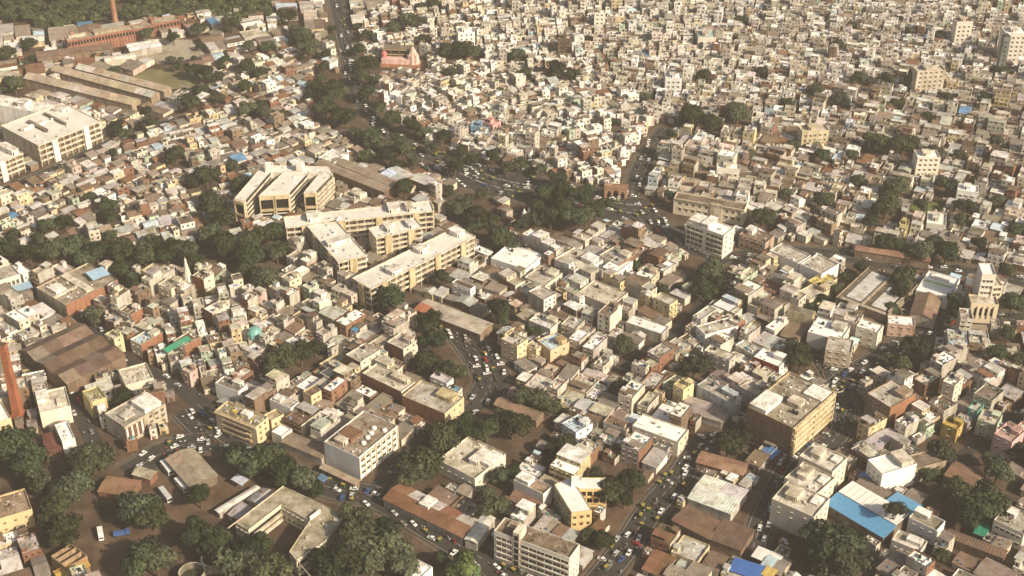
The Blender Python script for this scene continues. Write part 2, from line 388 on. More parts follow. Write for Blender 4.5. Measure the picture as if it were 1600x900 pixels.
    def strips(s, f, nf, z0, fh, wh, nx, a0=0.0, a1=1.0, band=None):
        """ribbon windows: panes between projecting sills"""
        L, P = s.face(f); a0 *= L; a1 *= L
        for k in range(nf):
            z = z0 + fh * k; w = (a1 - a0) / nx
            for i in range(nx):
                o = link("window", win_mesh(w - .5, wh, band or s.frame, False), s.root, P(a0 + w * (i + .5), z, 0)); o.rotation_euler = (0, 0, s.frot(f))
            g = Geo(); s.fbox(g, f, a0, a1, z - .45, z - .2, 0.0, .5, band or s.frame); part("sill_band", g, s.root)
    def gallery(s, f, nf, fh, depth, col, inner, piers=0, pier_col=None, top=True, ph=1.05, z0=0.0):
        """open access galleries: floor slabs with solid parapets, posts, shopfronts behind darkened to paint in recess shade"""
        L, P = s.face(f)
        for k in range(1, nf + (1 if top else 0)):
            g = Geo(); z = z0 + k * fh
            s.fbox(g, f, .05, L - .05, z - .2, z, -depth, -.02, col); s.fbox(g, f, 0, L, z - .25, z + ph, -.22, 0, col)
            part("gallery_parapet", g, s.root)
        n = max(2, int(L / 4.5))
        for i in range(n + 1):
            g = Geo(); a = .2 + (L - .8) * i / n; s.fbox(g, f, a, a + .4, z0, s.h - .3, -.6, -.26, col); part("post", g, s.root)
        for k in range(nf):
            g = Geo()
            m = max(2, int(L / 3.2))
            for i in range(m):
                a = L * i / m
                if rng.random() < .85: s.fbox(g, f, a + .35, a + L / m - .3, z0 + k * fh + .02, z0 + k * fh + 2.5, -depth, -depth + .12, jit(inner, .4), 'paint')
            part("shop_shade_shutter", g, s.root, kind="stuff")
        for i in range(piers):
            g = Geo(); a = L * (i + .5) / piers; s.fbox(g, f, a - 2.0, a + 2.0, 0, s.h + .8, -.3, .9, pier_col or col); part("stair_tower", g, s.root)
    def roofbox(s, u0, v0, u1, v1, h, col, name="stair_room", top=None, z=None):
        """u along A->B, v along A->C as fractions"""
        if s.AB == 'S': x0, x1, y0, y1 = u0 * s.w, u1 * s.w, v0 * s.d, v1 * s.d
        else: x0, x1, y0, y1 = v0 * s.w, v1 * s.w, u0 * s.d, u1 * s.d
        g = Geo(); z = s.roofz if z is None else z
        g.box(x0, y0, z, x1, y1, z + h, col, 'wall')
        if name == "stair_room":
            g.box(x0 - .35, y0 - .35, z + h + .003, x1 + .35, y1 + .35, z + h + .2, top or col, 'wall', bottom=True, topmat='roof')
            g.box(x0 + .4, y0 - .05, z, x0 + 1.3, y0 - .01, z + 2.0, DARK, 'glass')
        return part(name, g, s.roof_o or s.root)
    def tank(s, u, v, r=.8, h=1.5, col=(.03, .03, .032)):
        x, y = (u * s.w, v * s.d) if s.AB == 'S' else (v * s.w, u * s.d)
        g = Geo(); z = s.roofz; g.cyl(x, y, z, r, z + h, r, col, 'paint', 10); g.cyl(x, y, z + h + .002, r * .95, z + h + .25, r * .35, col, 'paint', 10)
        part("water_tank", g, s.roof_o or s.root)
    def clutter(s, n, cols=None):
        g = Geo(); z = s.roofz
        for _ in range(int(n * 2.2)):
            x, y = rng.uniform(.6, max(.8, s.w - 2)), rng.uniform(.6, max(.8, s.d - 2)); a, b, h = rng.uniform(.25, 1.5), rng.uniform(.25, 1.5), rng.uniform(.1, .9)
            if rng.random() < .25: a, b = (rng.uniform(2, 5), .15) if rng.random() < .5 else (.15, rng.uniform(2, 5)); a, b = min(a, s.w - .3 - x), min(b, s.d - .3 - y); h = .2
            g.box(x, y, z, x + a, y + b, z + h, jit(rng.choice(cols or [R_CEM, R_DARK, WHITE, R_BROWN, CREAM]), .2), 'wall')
        part("roof_clutter", g, s.roof_o or s.root, kind="stuff")
    def gable(s, z0, rise, n, along, col, over=.5, patches=None, skip=None):
        """pitched sheet roof of n gables whose ridges run along 'along' (AB or AC); laid as separate panels"""
        run_x = (along == 'AB') == (s.AB == 'S')         # ridge parallel to local x
        Lr, Wd = (s.w, s.d) if run_x else (s.d, s.w)
        def P(a, b, z): return (a, b, z) if run_x else (b, a, z)
        gw = (Wd + 2 * over) / n
        np_ = max(2, int(Lr / 7.5))
        for i in range(n):
            b0 = -over + i * gw
            for k in range(np_):
                a0, a1 = -over + (Lr + 2 * over) * k / np_, -over + (Lr + 2 * over) * (k + 1) / np_ - .04
                for side in (0, 1):
                    c = jit(patches[rng.randrange(len(patches))] if patches and rng.random() < .35 else col, .16)
                    e0, e1 = (b0, b0 + gw / 2) if side == 0 else (b0 + gw, b0 + gw / 2)
                    dz = rng.uniform(0, .06); g = Geo()
                    lo = [P(a0, e0, z0 + dz), P(a1, e0, z0 + dz)]; hi = [P(a1, e1, z0 + rise + dz), P(a0, e1, z0 + rise + dz)]
                    nc = max(4, int((a1 - a0) / 1.1))    # ribs of the sheets
                    for r in range(nc):
                        t0, t1 = r / nc, (r + .5) / nc; t2 = (r + 1) / nc
                        for ta, tb, za, zb in ((t0, t1, 0, .12), (t1, t2, .12, 0)):
                            f = [P(a0 + (a1 - a0) * ta, e0, z0 + dz + za), P(a0 + (a1 - a0) * tb, e0, z0 + dz + zb), P(a0 + (a1 - a0) * tb, e1, z0 + rise + dz + zb), P(a0 + (a1 - a0) * ta, e1, z0 + rise + dz + za)]
                            g.face(f, c, 'tin')
                    part("roof_panel", g, s.root)
        g = Geo()                                        # gable walls
        for i in range(n):
            b0 = -over + i * gw
            for a in (0.02, Lr - .02): g.face([P(a, max(0.02, b0), z0), P(a, min(Wd - .02, b0 + gw), z0), P(a, b0 + gw / 2, z0 + rise - .1)], s.gcol, 'wall')
        part("gable_end", g, s.root)
    gcol = (.3, .25, .2)
    def walls(s, h, col, mat='wall', sides=None):
        g = Geo(); g.box(0, 0, 0, s.w, s.d, h, col, mat, sides=[(sides or {}).get(f, (col, mat)) for f in 'SENW']); part("wall", g, s.root)
    def slope(s, z0, z1, hi, col, mat='tin', patches=None, over=.4, npan=None, name="roof_panel"):
        """single-pitch sheet roof, high edge over face hi"""
        f = hi; L, P = s.face(f); D = s.d if f in 'SN' else s.w; n = npan or max(2, int(L / 6))
        for k in range(n):
            a0, a1 = -over + (L + 2 * over) * k / n, -over + (L + 2 * over) * (k + 1) / n - .05; dz = rng.uniform(0, .05)
            c = jit(patches[k % len(patches)], .05) if patches else jit(col, .1)
            g = Geo(); m = max(2, int((a1 - a0) / 1.2)) if mat == 'tin' else 1
            for r in range(m):
                b0, b1 = a0 + (a1 - a0) * r / m, a0 + (a1 - a0) * (r + 1) / m; bm = (b0 + b1) / 2
                for x0, x1, e0, e1 in ((b0, bm, 0, .1), (bm, b1, .1, 0)):
                    g.face([P(x0, z1 + dz + e0, over), P(x1, z1 + dz + e1, over), P(x1, z0 + dz + e1, -D - over), P(x0, z0 + dz + e0, -D - over)], c, mat)
            part(name, g, s.root)
class PB:
    """a building on any outline: roof corners seen in the photo, pushed straight down to the ground"""
    def __init__(s, name, label, cat, px, h, wall, roof, group=None, ref=None, roofmat='roof', par=.5, sides=None):
        P = [gp(*p, h) for p in px]; n = len(P)
        if sum(P[i][0] * P[(i + 1) % n][1] - P[(i + 1) % n][0] * P[i][1] for i in range(n)) < 0: P = [P[0]] + P[:0:-1]; s.flip = True
        else: s.flip = False
        s.n, s.h = n, h; cx, cy = sum(p[0] for p in P) / n, sum(p[1] for p in P) / n; s.P = [(x - cx, y - cy) for x, y in P]
        s.root = link(name, None, None, (cx, cy, 0)); tag(s.root, label, cat, group); occ_poly(P)
        for i in range(n): occ_seg(P[i], P[(i + 1) % n], 1.2)
        if ref: LANDMARKS.append((cx, cy, ref))
        s.frame = tuple(x * .92 for x in wall)
        g = Geo()
        for i in range(n):
            a, b = s.P[i], s.P[(i + 1) % n]; c, m = (sides or {}).get(s.e(i), (wall, 'cleanwall'))
            g.face([(*a, 0), (*b, 0), (*b, h), (*a, h)], c, m)
        part("wall", g, s.root)
        g = Geo(); g.face([(*p, h - par) for p in s.P], roof, roofmat); s.roof_o = part("roof", g, s.root); s.roofz = h - par
        for i in range(n):                               # parapets
            g = Geo(); L = s.len(i); s.fbox(g, s.e(i), 0, L, h - par, h + .02, -.25, -.005, wall); part("parapet", g, s.roof_o)
    def e(s, i): return (s.n - 1 - i) if s.flip else i    # edge numbering as given in the photo list
    def len(s, k):
        i = (s.n - 1 - k) if s.flip else k; a, b = s.P[i], s.P[(i + 1) % s.n]; return math.hypot(b[0] - a[0], b[1] - a[1])
    def map(s, k):
        i = (s.n - 1 - k) if s.flip else k; a, b = s.P[i], s.P[(i + 1) % s.n]; L = math.hypot(b[0] - a[0], b[1] - a[1]); dx, dy = (b[0] - a[0]) / L, (b[1] - a[1]) / L
        return L, math.atan2(dy, dx), lambda t, z, o: (a[0] + dx * t + dy * o, a[1] + dy * t - dx * o, z)
    def fbox(s, g, k, a0, a1, z0, z1, o0, o1, col, mat='wall'):
        L, r, M = s.map(k); n = len(g.v)
        g.v.extend([M(a0, z0, o1), M(a1, z0, o1), M(a1, z0, o0), M(a0, z0, o0), M(a0, z1, o1), M(a1, z1, o1), M(a1, z1, o0), M(a0, z1, o0)])
        for f in ((0, 1, 5, 4), (1, 2, 6, 5), (2, 3, 7, 6), (3, 0, 4, 7), (4, 5, 6, 7), (3, 2, 1, 0)): g.f.append(tuple(n + j for j in f)); g.c.append(col); g.m.append(mat)
    def windows(s, k, nx, nf, ww, wh, z0, fh):
        L, r, M = s.map(k)
        for j in range(nf):
            for i in range(nx):
                o = link("window", win_mesh(ww, wh, s.frame), s.root, M(L * (i + .5) / nx, z0 + fh * j, 0)); o.rotation_euler = (0, 0, r)
    def bands(s, k, nf, z0, fh, open_h, col, out=1.0, a0=.03, a1=.97):
        L = s.len(k)
        for j in range(nf):
            z = z0 + fh * j
            g = Geo(); s.fbox(g, k, L * a0, L * a1, z, z + open_h, .0, .06, DARK, 'glass'); part("gallery_shade_strip", g, s.root)  # dark strip painted in for the shade of the gallery recess
            g = Geo(); s.fbox(g, k, 0, L, z - (fh - open_h), z - .05, .005, out, col); part("gallery_parapet", g, s.root)
    def clutter(s, n, cols):
        g = Geo(); xs = [p[0] for p in s.P]; ys = [p[1] for p in s.P]; c = 0
        for _ in range(n * 6):
            x, y = rng.uniform(min(xs), max(xs)), rng.uniform(min(ys), max(ys)); ins = False
            for i in range(s.n):
                (x1, y1), (x2, y2) = s.P[i], s.P[(i + 1) % s.n]
                if (y1 > y) != (y2 > y) and x < (x2 - x1) * (y - y1) / (y2 - y1) + x1: ins = not ins
            if ins and c < n: c += 1; a = rng.uniform(.5, 1.8); g.box(x - a / 2, y - a / 2, s.roofz, x + a / 2, y + a / 2, s.roofz + rng.uniform(.2, 1), jit(rng.choice(cols), .2))
        part("roof_clutter", g, s.roof_o, kind="stuff")
def tarp(label, A, Bp, C, h, col):
    b = B("awning_sheet", label, "awning", A, Bp, C, h, None, None, None); b.slope(h - .3, h + .3, b.opp(b.AB), col, 'paint', [col], npan=2, name="sheet")
    for i, (x, y) in enumerate(((.2, .2), (b.w - .2, .2), (.2, b.d - .2), (b.w - .2, b.d - .2))):
        g = Geo(); g.box(x - .07, y - .07, 0, x + .07, y + .07, h - .32, BROWN); part("pole", g, b.root)
# ---- the cloth-market blocks ------------------------------------------------
MK, MKY, MKR, SHOP_SHADE = (.64, .58, .47), (.58, .48, .31), (.69, .665, .61), (.13, .095, .068)  # shopfront colour darkened to stand for shade deep in the galleries
def market(label, A, Bp, C, h, nf, faces, piers, ref=None, boxes=(), pc=None):
    b = B("market_block", label, "market block", A, Bp, C, h, "open-gallery cloth market blocks", ref)
    fs = [getattr(b, f) if f in ('AB', 'AC') else b.opp(getattr(b, f[1:])) for f in faces]
    b.body(MK, MKR, inset={f: 2.4 for f in fs}, sides={f: ((.26, .2, .15), 'wall') for f in fs}, par=.3)  # inset walls carry the gallery shade as a dark colour
    g = Geo(); t = .25                                   # overhanging roof slab with a low rim
    g.box(-.3, -.3, h + .01, b.w + .3, b.d + .3, h + .3, MK, 'wall', top=MKR, topmat='roofclean', bottom=True); b.roof_o = part("roof_slab", g, b.root)
    for x0, y0, x1, y1 in ((-.3, -.3, b.w + .3, 0), (-.3, b.d, b.w + .3, b.d + .3), (-.3, 0, 0, b.d), (b.w, 0, b.w + .3, b.d)):
        g = Geo(); g.box(x0, y0, h + .305, x1, y1, h + 1.0, MK); part("roof_rim", g, b.roof_o)
    b.roofz = h + .31
    for f, p in zip(fs, piers): b.gallery(f, nf, h / nf, 2.4, MK, SHOP_SHADE, p, pc or MKY, top=False)
    for q in boxes: b.roofbox(*q)
    for _ in range(3): b.tank(rng.uniform(.1, .9), rng.uniform(.2, .8), .9, 1.4, WHITE)
    b.clutter(8, [WHITE, R_CEM, R_DARK])
    return b
market("long cream market block with yellow stair piers, facade towards the tin roofs", (579, 453), (742, 371), (544, 440), 14, 4, ['AB', 'AC'], [4, 1], "the cream market blocks", [(.22, .1, .30, .5, 2.6, WHITE), (.55, .5, .62, .9, 2.6, WHITE), (.9, .4, .97, .9, 3, WHITE)])
market("short cream market block with a white roof cabin, beside the dark service lane", (529, 412), (573, 400), (465, 360), 14, 4, ['AC', 'AB'], [2, 1], None, [(.1, .4, .9, .5, 2.6, WHITE)])
market("small cream market block between two longer ones, cluttered white roof", (588, 374), (660, 357), (566, 361), 13, 4, ['AB'], [2], None, [(.3, .3, .42, .9, 2.4, WHITE), (.75, .2, .9, .8, 2, WHITE)])
market("longest cream market block, straight roof behind the other market blocks", (447, 357), (678, 331), (435, 342), 14, 4, ['AB', 'oAC'], [4, 1], None, [(.15, .3, .22, .9, 3, WHITE), (.7, .3, .77, .9, 3, WHITE), (.82, .2, .86, .9, 2.6, CREAM)])
def wing(label, px, n, gal):
    b = PB("market_wing", label, "market wing", px, 16, MK, MKR, "market wings with dark end openings", None, 'roofclean', .3, {3: ((.34, .27, .2), 'wall')}); L = b.len(0)
    for k in range(n):                                   # picture-frame end bays on the front edge
        a0, a1 = L * k / n + .3, L * (k + 1) / n - .3
        for q in ((a0, a0 + .6, 1, 15.6), (a1 - .6, a1, 1, 15.6), (a0 + .6, a1 - .6, 13.4, 15.6), (a0 + .6, a1 - .6, 5.4, 6.8)):
            g = Geo(); b.fbox(g, 0, *q, .002, 1.2, (.62, .50, .33)); part("end_frame", g, b.root)
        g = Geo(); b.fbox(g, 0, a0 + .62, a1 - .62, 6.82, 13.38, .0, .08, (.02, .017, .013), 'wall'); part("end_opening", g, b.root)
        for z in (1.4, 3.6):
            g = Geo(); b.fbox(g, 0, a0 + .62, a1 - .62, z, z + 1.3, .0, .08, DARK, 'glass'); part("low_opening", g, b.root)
    b.bands(1, 5, 2.6, 3.0, 1.5, (.64, .57, .45), 1.0 if gal else .3); b.clutter(6, [WHITE, R_CEM])
wing("outer market wing with one dark end opening, beside the trees", [(366, 310), (383, 315), (424, 268), (409, 260)], 1, False)
wing("double market wing with two dark end openings and a broad white roof", [(404, 306), (452, 303), (484, 268), (445, 267)], 2, False)
wing("market wing with one dark end opening and banded side galleries", [(474, 301), (494, 300), (520, 273), (503, 266)], 1, True)
b = PB("market_link", "cross block of the market joining its wings at the back", "market block", [(410, 268), (424, 258), (514, 260), (520, 271), (470, 272)][::-1], 15.6, MK, MKR, None, None, 'roofclean', .3); b.clutter(10, [WHITE])
for px_, lab in (((413, 258), "white water tower cabin at the back of the outer market wing"), ((462, 256), "slanted white roof cabin at the back of the double market wing")):
    b = B("roof_cabin_block", lab, "cabin", px_, (px_[0] + 12, px_[1]), (px_[0] + 3, px_[1] - 5), 21, None, None, None); b.body(WHITE, R_WHITE, par=.2)
market("large cream market block with framed corner, galleries facing the lane", (60, 229), (157, 191), (-10, 203), 15, 4, ['AB'], [2], "the framed corner market block", [(.3, .3, .34, .8, 1.5, R_DARK), (.6, .3, .62, .85, 1.6, R_DARK), (.1, .6, .5, .66, 1.4, WHITE)], WHITE)  # dark roof boxes stand in for shaded light wells, not stair rooms
market("low cream market block with an end tower, across the lane from the slum roofs", (-30, 268), (36, 241), (-62, 250), 13, 4, ['AB'], [1], None, [(.8, .1, .96, .7, 3.5, WHITE)], WHITE)
b = B("market_gallery_block", "long white roofed market block behind a dark gutter line", "market block", (-25, 160), (122, 187), (-10, 146), 15); b.body(WHITE, R_WHITE); b.roofbox(.3, .3, .4, .8, 3, WHITE); b.roofbox(.7, .3, .8, .8, 3, WHITE); b.clutter(20, [WHITE])
# ---- sheds around the market
def shed(name, label, A, Bp, C, h, rise, n, along, col, wall=R_BROWN, patches=None, ref=None, mat='wall', group=None):
    b = B(name, label, "shed", A, Bp, C, h, group, ref); b.gcol = jit(wall, .1); b.walls(h - .02, wall, mat); b.gable(h, rise, n, along, col, patches=patches); return b
TAN_R = (.30, .24, .185)
shed("long_shed", "long tan roofed shed behind the market, lower of the pair", (492, 257), (600, 300), (503, 250), 7, 1.6, 1, 'AB', TAN_R)
shed("long_shed", "long tan roofed shed behind the market, beside the white warehouse", (518, 253), (612, 291), (528, 245), 7, 1.6, 1, 'AB', TAN_R)
shed("grey_shed", "grey sheet roofed shed with a blue strip, under the market trees", (594, 272), (622, 286), (612, 256), 7, 1.4, 1, 'AB', R_GREY, patches=[R_GREY, R_SKY])
shed("grey_shed", "pale grey sheet roofed shed beside the round dark tree", (640, 279), (668, 290), (650, 268), 6, 1.2, 1, 'AB', R_GREY)
b = B("warehouse", "white warehouse with a plain white roof behind the tan sheds", "warehouse", (522, 254), (497, 246), (552, 242), 8); b.body(WHITE, R_WHITE); b.windows(b.AB, 5, 1, 1.4, 1.6, 4, 3); b.clutter(6)
# ---- the old mill and chimneys
MILL = (.33, .17, .12)
def mill(label, A, Bp, C, h, nx, arches):
    b = B("mill_building", label, "mill", A, Bp, C, h, None, "the red brick mill"); b.body(MILL, (.46, .40, .32), par=.6, matw='brick')
    L, P = b.face(b.AB)
    for i in range(nx):
        a = L * (i + .5) / nx
        g = Geo(); b.fbox(g, b.AB, a - .8, a + .8, h - 4.4, h - 1.8, .0, .06, DARK, 'glass'); part("window", g, b.root)
        g = Geo(); b.fbox(g, b.AB, a + L / nx / 2 - .35, a + L / nx / 2 + .35, 0, h - .4, .003, .5, jit(MILL, .1), 'brick'); part("buttress", g, b.root)
    g = Geo(); b.fbox(g, b.AB, 0, L, h - 1.3, h - .7, .503, .9, (.33, .14, .09), 'brick'); part("cornice", g, b.root)
    return b
b = mill("long red brick mill with a row of windows under the cornice", (105, 64), (209, 45), (84, 60), 12, 22, True); b.roofbox(.05, .6, .3, .95, 1.2, CREAM, "roof_ridge"); b.roofbox(.42, .2, .8, .9, 2.2, (.40, .34, .26), "upper_storey"); b.roofbox(.1, .8, .14, .98, 4, MILL, "turret")
b = mill("shorter red brick mill with a pale flat roof beside the trees", (238, 38), (280, 30), (218, 33), 9, 8, True); b.roofbox(.0, .2, .12, .9, 3, MILL, "turret")
b = mill("low red brick mill link between the two mill halls", (209, 46), (240, 39), (196, 41), 9, 6, False)
def chimney(label, base, r0, r1, h, col, square, ref):
    x, y = gp(*base); o = link("chimney", None, None, (x, y, 0)); tag(o, label, "chimney"); LANDMARKS.append((x, y, ref)); occ_disc(x, y, r0 + 1)
    g = Geo(); k = 4 if square else 14
    g.cyl(0, 0, 0, r0, h * .97, r1, col, 'brick', k); part("shaft", g, o)
    g = Geo(); g.cyl(0, 0, 0, r0 * 1.35, 3.2, r0 * 1.3, col, 'brick', k); part("plinth", g, o)
    for z in (.9, .97):
        g = Geo(); g.cyl(0, 0, h * z, r1 * 1.22, h * z + .9, r1 * 1.22, jit(col, .1), 'brick', k); part("collar", g, o)
    g = Geo(); g.cyl(0, 0, h * .97 + .91, r1 * 1.0, h, r1 * .95, (.1, .07, .05), 'brick', k); part("mouth", g, o)
    return o
chimney("tall round red brick chimney standing behind the mill", (181, 39), 2.3, 1.5, 38, (.33, .17, .115), False, "the mill chimney")
c = chimney("tall orange painted chimney beside the brown roofed mill shed", (30, 652), 3.0, 2.0, 44, (.33, .12, .065), True, "the orange chimney"); c.rotation_euler = (0, 0, R(38))
b = shed("mill_shed", "big dark brown patched roof of the old mill shed", (105, 600), (33, 547), (205, 562), 7, 2.2, 3, 'AC', (.17, .115, .082), (.2, .14, .1), [(.22, .16, .12), (.13, .09, .07), (.25, .2, .15)], "the dark brown mill shed")
# ---- public buildings by the gate
def plain(name, label, cat, A, Bp, C, h, wall, roof, ref=None, group=None, sides=None, roofmat='roof', **k):
    b = B(name, label, cat, A, Bp, C, h, group, ref); b.frame = tuple(x * .9 for x in wall)
    sd = {(getattr(b, f) if f[0] == 'A' else b.opp(getattr(b, f[1:]))): v for f, v in (sides or {}).items()}
    if roof[0] > .7 and roofmat == 'roof': roofmat = 'roofclean'
    b.body(wall, roof, sides=sd, roofmat=roofmat, matw='cleanwall' if wall[0] > .6 else 'wall', **k); return b
b = plain("public_building", "long cream two-storey public building with a brown roof near the gate", "public building", (1053, 309), (1163, 328), (1064, 300), 11, (.66, .58, .45), (.22, .175, .135), "the long cream public building")
b.windows(b.AB, 5, 2, 1.5, 2.0, 3.0, 4.2, .05, .52); b.windows(b.AB, 3, 2, 1.5, 2.0, 3.0, 4.2, .72, .98)
L, P = b.face(b.AB)
for z in (2.6, 6.8):
    g = Geo(); b.fbox(g, b.AB, L * .56, L * .66, z, z + 2.6, .003, .12, DARK, 'glass'); part("arched_opening", g, b.root)
    g = Geo(); b.fbox(g, b.AB, L * .55, L * .67, z + 2.6, z + 3.1, .003, .6, CREAM); part("arch_hood", g, b.root)
g = Geo(); b.fbox(g, b.AB, 0, L, 10.2, 10.7, .003, .7, (.3, .24, .18)); part("eaves", g, b.root)
g = Geo(); b.fbox(g, b.AB, L * .53, L * .69, 0, 12.2, .003, .5, (.66, .58, .45)); part("porch_bay", g, b.root)
b = plain("office_building", "white five-storey office with ribbon windows and a stepped roof, opposite the gate", "office", (1131, 368), (1073, 347), (1153, 357), 16, (.76, .71, .61), R_WHITE, "the white ribbon-window office")
b.frame = (.72, .66, .54); b.strips(b.AB, 4, 2.7, 3.2, 1.7, 4, .02, .46); b.strips(b.AB, 4, 2.7, 3.2, 1.7, 4, .54, .98); b.roofbox(.45, .05, .62, .95, 3.4, WHITE); b.roofbox(.62, .1, .98, .9, 2.6, WHITE, "upper_storey"); b.tank(.2, .5, 1.0, 1.5, WHITE)
b.windows(b.AC, 2, 4, 1.2, 1.4, 3, 3.2)
b = plain("old_building", "brown two-storey building with a white roof cabin beside the white office", "building", (1155, 366), (1196, 380), (1170, 354), 9, (.42, .32, .25), (.24, .18, .14)); b.windows(b.AB, 5, 2, 1.3, 1.8, 1.6, 4); b.roofbox(.1, .4, .35, .9, 3, WHITE); b.clutter(8)
# the triple gate
b = B("city_gate", "old red stone city gate with three pointed arches at the junction", "gate", (944, 307), (980, 309), (946, 301), 1.0, None, "the old stone gate")
gw = b.w; GATE = (.36, .215, .14)
for i, (a0, a1) in enumerate(((0, .12), (.29, .38), (.62, .71), (.88, 1.0))):
    g = Geo(); g.box(a0 * gw, 0, 0, a1 * gw, 5, 7.2, GATE, 'brick'); part("pier", g, b.root)
for i, (a0, a1, hh) in enumerate(((.12, .29, 5.2), (.38, .62, 6.2), (.71, .88, 5.2))):
    g = Geo(); m = 8
    for s0 in range(m):                                  # stepped pointed arch
        t = (s0 + .5) / m; x0 = a0 + (a1 - a0) * s0 / m; x1 = a0 + (a1 - a0) * (s0 + 1) / m
        z = hh - 2.2 * abs(2 * t - 1) ** 1.6; g.box(x0 * gw, .1, z, x1 * gw, 4.9, 7.2, GATE, 'brick', bottom=True)
    part("arch", g, b.root)
g = Geo(); g.box(-.3, -.3, 7.21, gw + .3, 5.3, 7.7, jit(GATE, .1), 'brick', bottom=True, topmat='roof'); part("cornice", g, b.root)
g = Geo()
for i in range(int(gw / 1.2)): g.box(i * 1.2, 0, 7.705, i * 1.2 + .75, .5, 8.7, GATE, 'brick')
part("battlement", g, b.root)
# pink temple far up the main road
x, y = gp(623, 106); o = link("temple", None, None, (x, y, 0), R(-6)); tag(o, "pink and white temple with a pale spire beside the main road", "temple"); LANDMARKS.append((x, y, "the pink temple")); occ_rect(x - 17, y - 12, 0, 36, 30)
PK = (.74, .52, .48)
g = Geo(); g.box(-14, 0, 0, 15, 10, 2.4, (.42, .2, .12), 'wall'); part("plinth", g, o)
g = Geo(); g.box(-13, 1, 2.41, 13, 9, 6.0, PK, 'wall'); part("hall", g, o)
g = Geo(); g.cyl(10, 5, 2.42, 5.0, 9, 4.2, PK, 'wall', 8); g.cyl(10, 5, 9.01, 3.6, 15, .7, (.68, .5, .44), 'wall', 8); part("spire", g, o)
g = Geo(); g.cyl(-11.5, 5, 6.01, 2.0, 9, 1.6, (.62, .2, .2), 'wall', 8); g.cyl(-11.5, 5, 9.01, 2.4, 11, .3, (.62, .2, .2), 'wall', 8); part("kiosk", g, o)
b = plain("unfinished_building", "dark unfinished frame building behind the pink temple", "building", (598, 76), (649, 77), (600, 70), 12, (.22, .16, .1), R_DARK); L, P = b.face(b.AB)
for k in range(3):
    for i in range(4):
        g = Geo(); b.fbox(g, b.AB, L * i / 4 + .5, L * (i + 1) / 4 - .5, .6 + 3.8 * k, 3.6 + 3.8 * k, 0, .06, DARK, 'glass'); part("open_bay", g, b.root)
for k in range(4):
    g = Geo(); b.fbox(g, b.AB, 0, L, 3.7 * k, 3.7 * k + .4, .07, .9, (.4, .3, .17)); part("floor_edge", g, b.root)
# ---- the golden corner block by the roundabout
b = plain("corner_block", "five-storey corner block, brown brick side and golden banded front, by the roundabout", "office block", (1240, 669), (1168, 635), (1304, 612.5), 18, (.50, .41, .26), (.36, .32, .25), "the golden banded corner block", sides={'AB': ((.26, .17, .12), 'brick')})
f = b.AC; L, P = b.face(f)
for k in range(5):
    g = Geo(); b.fbox(g, f, .1, L - .1, 2.9 + 3.5 * k - .9, 2.9 + 3.5 * k + .8, .003, 1.1, (.66, .55, .36)); part("balcony_band", g, b.root)
    g = Geo(); b.fbox(g, f, .3, L - .3, 3.7 + 3.5 * k, 5.2 + 3.5 * k if k < 4 else 17.3, .0, .06, (.1, .07, .045), 'glass'); part("ribbon_window", g, b.root)
for i in range(3):
    g = Geo(); a = 1 + (L - 2.6) * i / 2; b.fbox(g, f, a, a + .7, 0, 17.2, 1.003, 1.35, (.6, .5, .32)); part("fin", g, b.root)
f = b.AB; L, P = b.face(f)
for i in range(6):
    g = Geo(); a = .2 + (L - .9) * i / 5; b.fbox(g, f, a, a + .45, 0, 16.6, .003, .22, (.26, .15, .1), 'brick'); part("frame_column", g, b.root)
for k in range(5):
    g = Geo(); b.fbox(g, f, .2, L - .2, 3.3 * (k + 1) - .2, 3.3 * (k + 1) + .2, .003, .18, (.24, .14, .09), 'brick'); part("frame_beam", g, b.root)
b.roofbox(.62, .02, .98, .42, 2.6, WHITE, "upper_storey"); b.roofbox(.05, .72, .45, .98, .9, WHITE, "roof_terrace"); b.roofbox(.25, .4, .5, .55, 2.4, CREAM); b.clutter(26, [R_CEM, WHITE, R_DARK]); b.tank(.2, .3); b.tank(.28, .3)
# ---- three cream blocks and the blue roofed shed
CW = (.68, .62, .51)
for A, Bp, C, lab in (((1301, 737), (1249, 712), (1322, 714), "cream three-storey block with a scalloped parapet, rear of three"), ((1276, 772), (1226, 746), (1297, 742), "cream three-storey block with small dark windows, middle of three"), ((1272, 808), (1206, 779), (1291, 776), "cream three-storey block with a rounded parapet, beside the blue roofed shed")):
    b = plain("cream_block", lab, "apartment block", A, Bp, C, 14.5, CW, (.66, .63, .57), "the three cream blocks" if A[0] == 1272 else None, "three cream blocks in a row")
    b.windows(b.AB, 3, 2, .9, .8, 7.6, 3.2); b.windows(b.AC, 3, 3, 1.0, 1.2, 3.4, 3.4); b.roofbox(.55, .3, .8, .8, 2.6, CW); b.roofbox(.1, .5, .3, .9, 1.2, WHITE, "roof_kerb"); b.clutter(4, [WHITE, CREAM])
b = plain("annex", "small brown rendered annex against the cream blocks", "building", (1326, 728), (1314, 722), (1340, 716), 7, (.38, .31, .22), R_CEM); b.windows(b.AB, 2, 1, .8, .9, 4, 3)
b = B("blue_roof_shed", "large shed with bright blue sheet edges and a white middle roof", "shed", (1381, 835), (1291, 782), (1432, 785), 7.0, None, "the blue roofed shed", 1.5); b.walls(5.2, (.2, .16, .13))
fx, P = b.face(b.AB)
L, D = (b.w, b.d) if b.AB == 'S' else (b.d, b.w)
def uv(u, v, z): return (u, v, z) if b.AB == 'S' else (v, u, z)
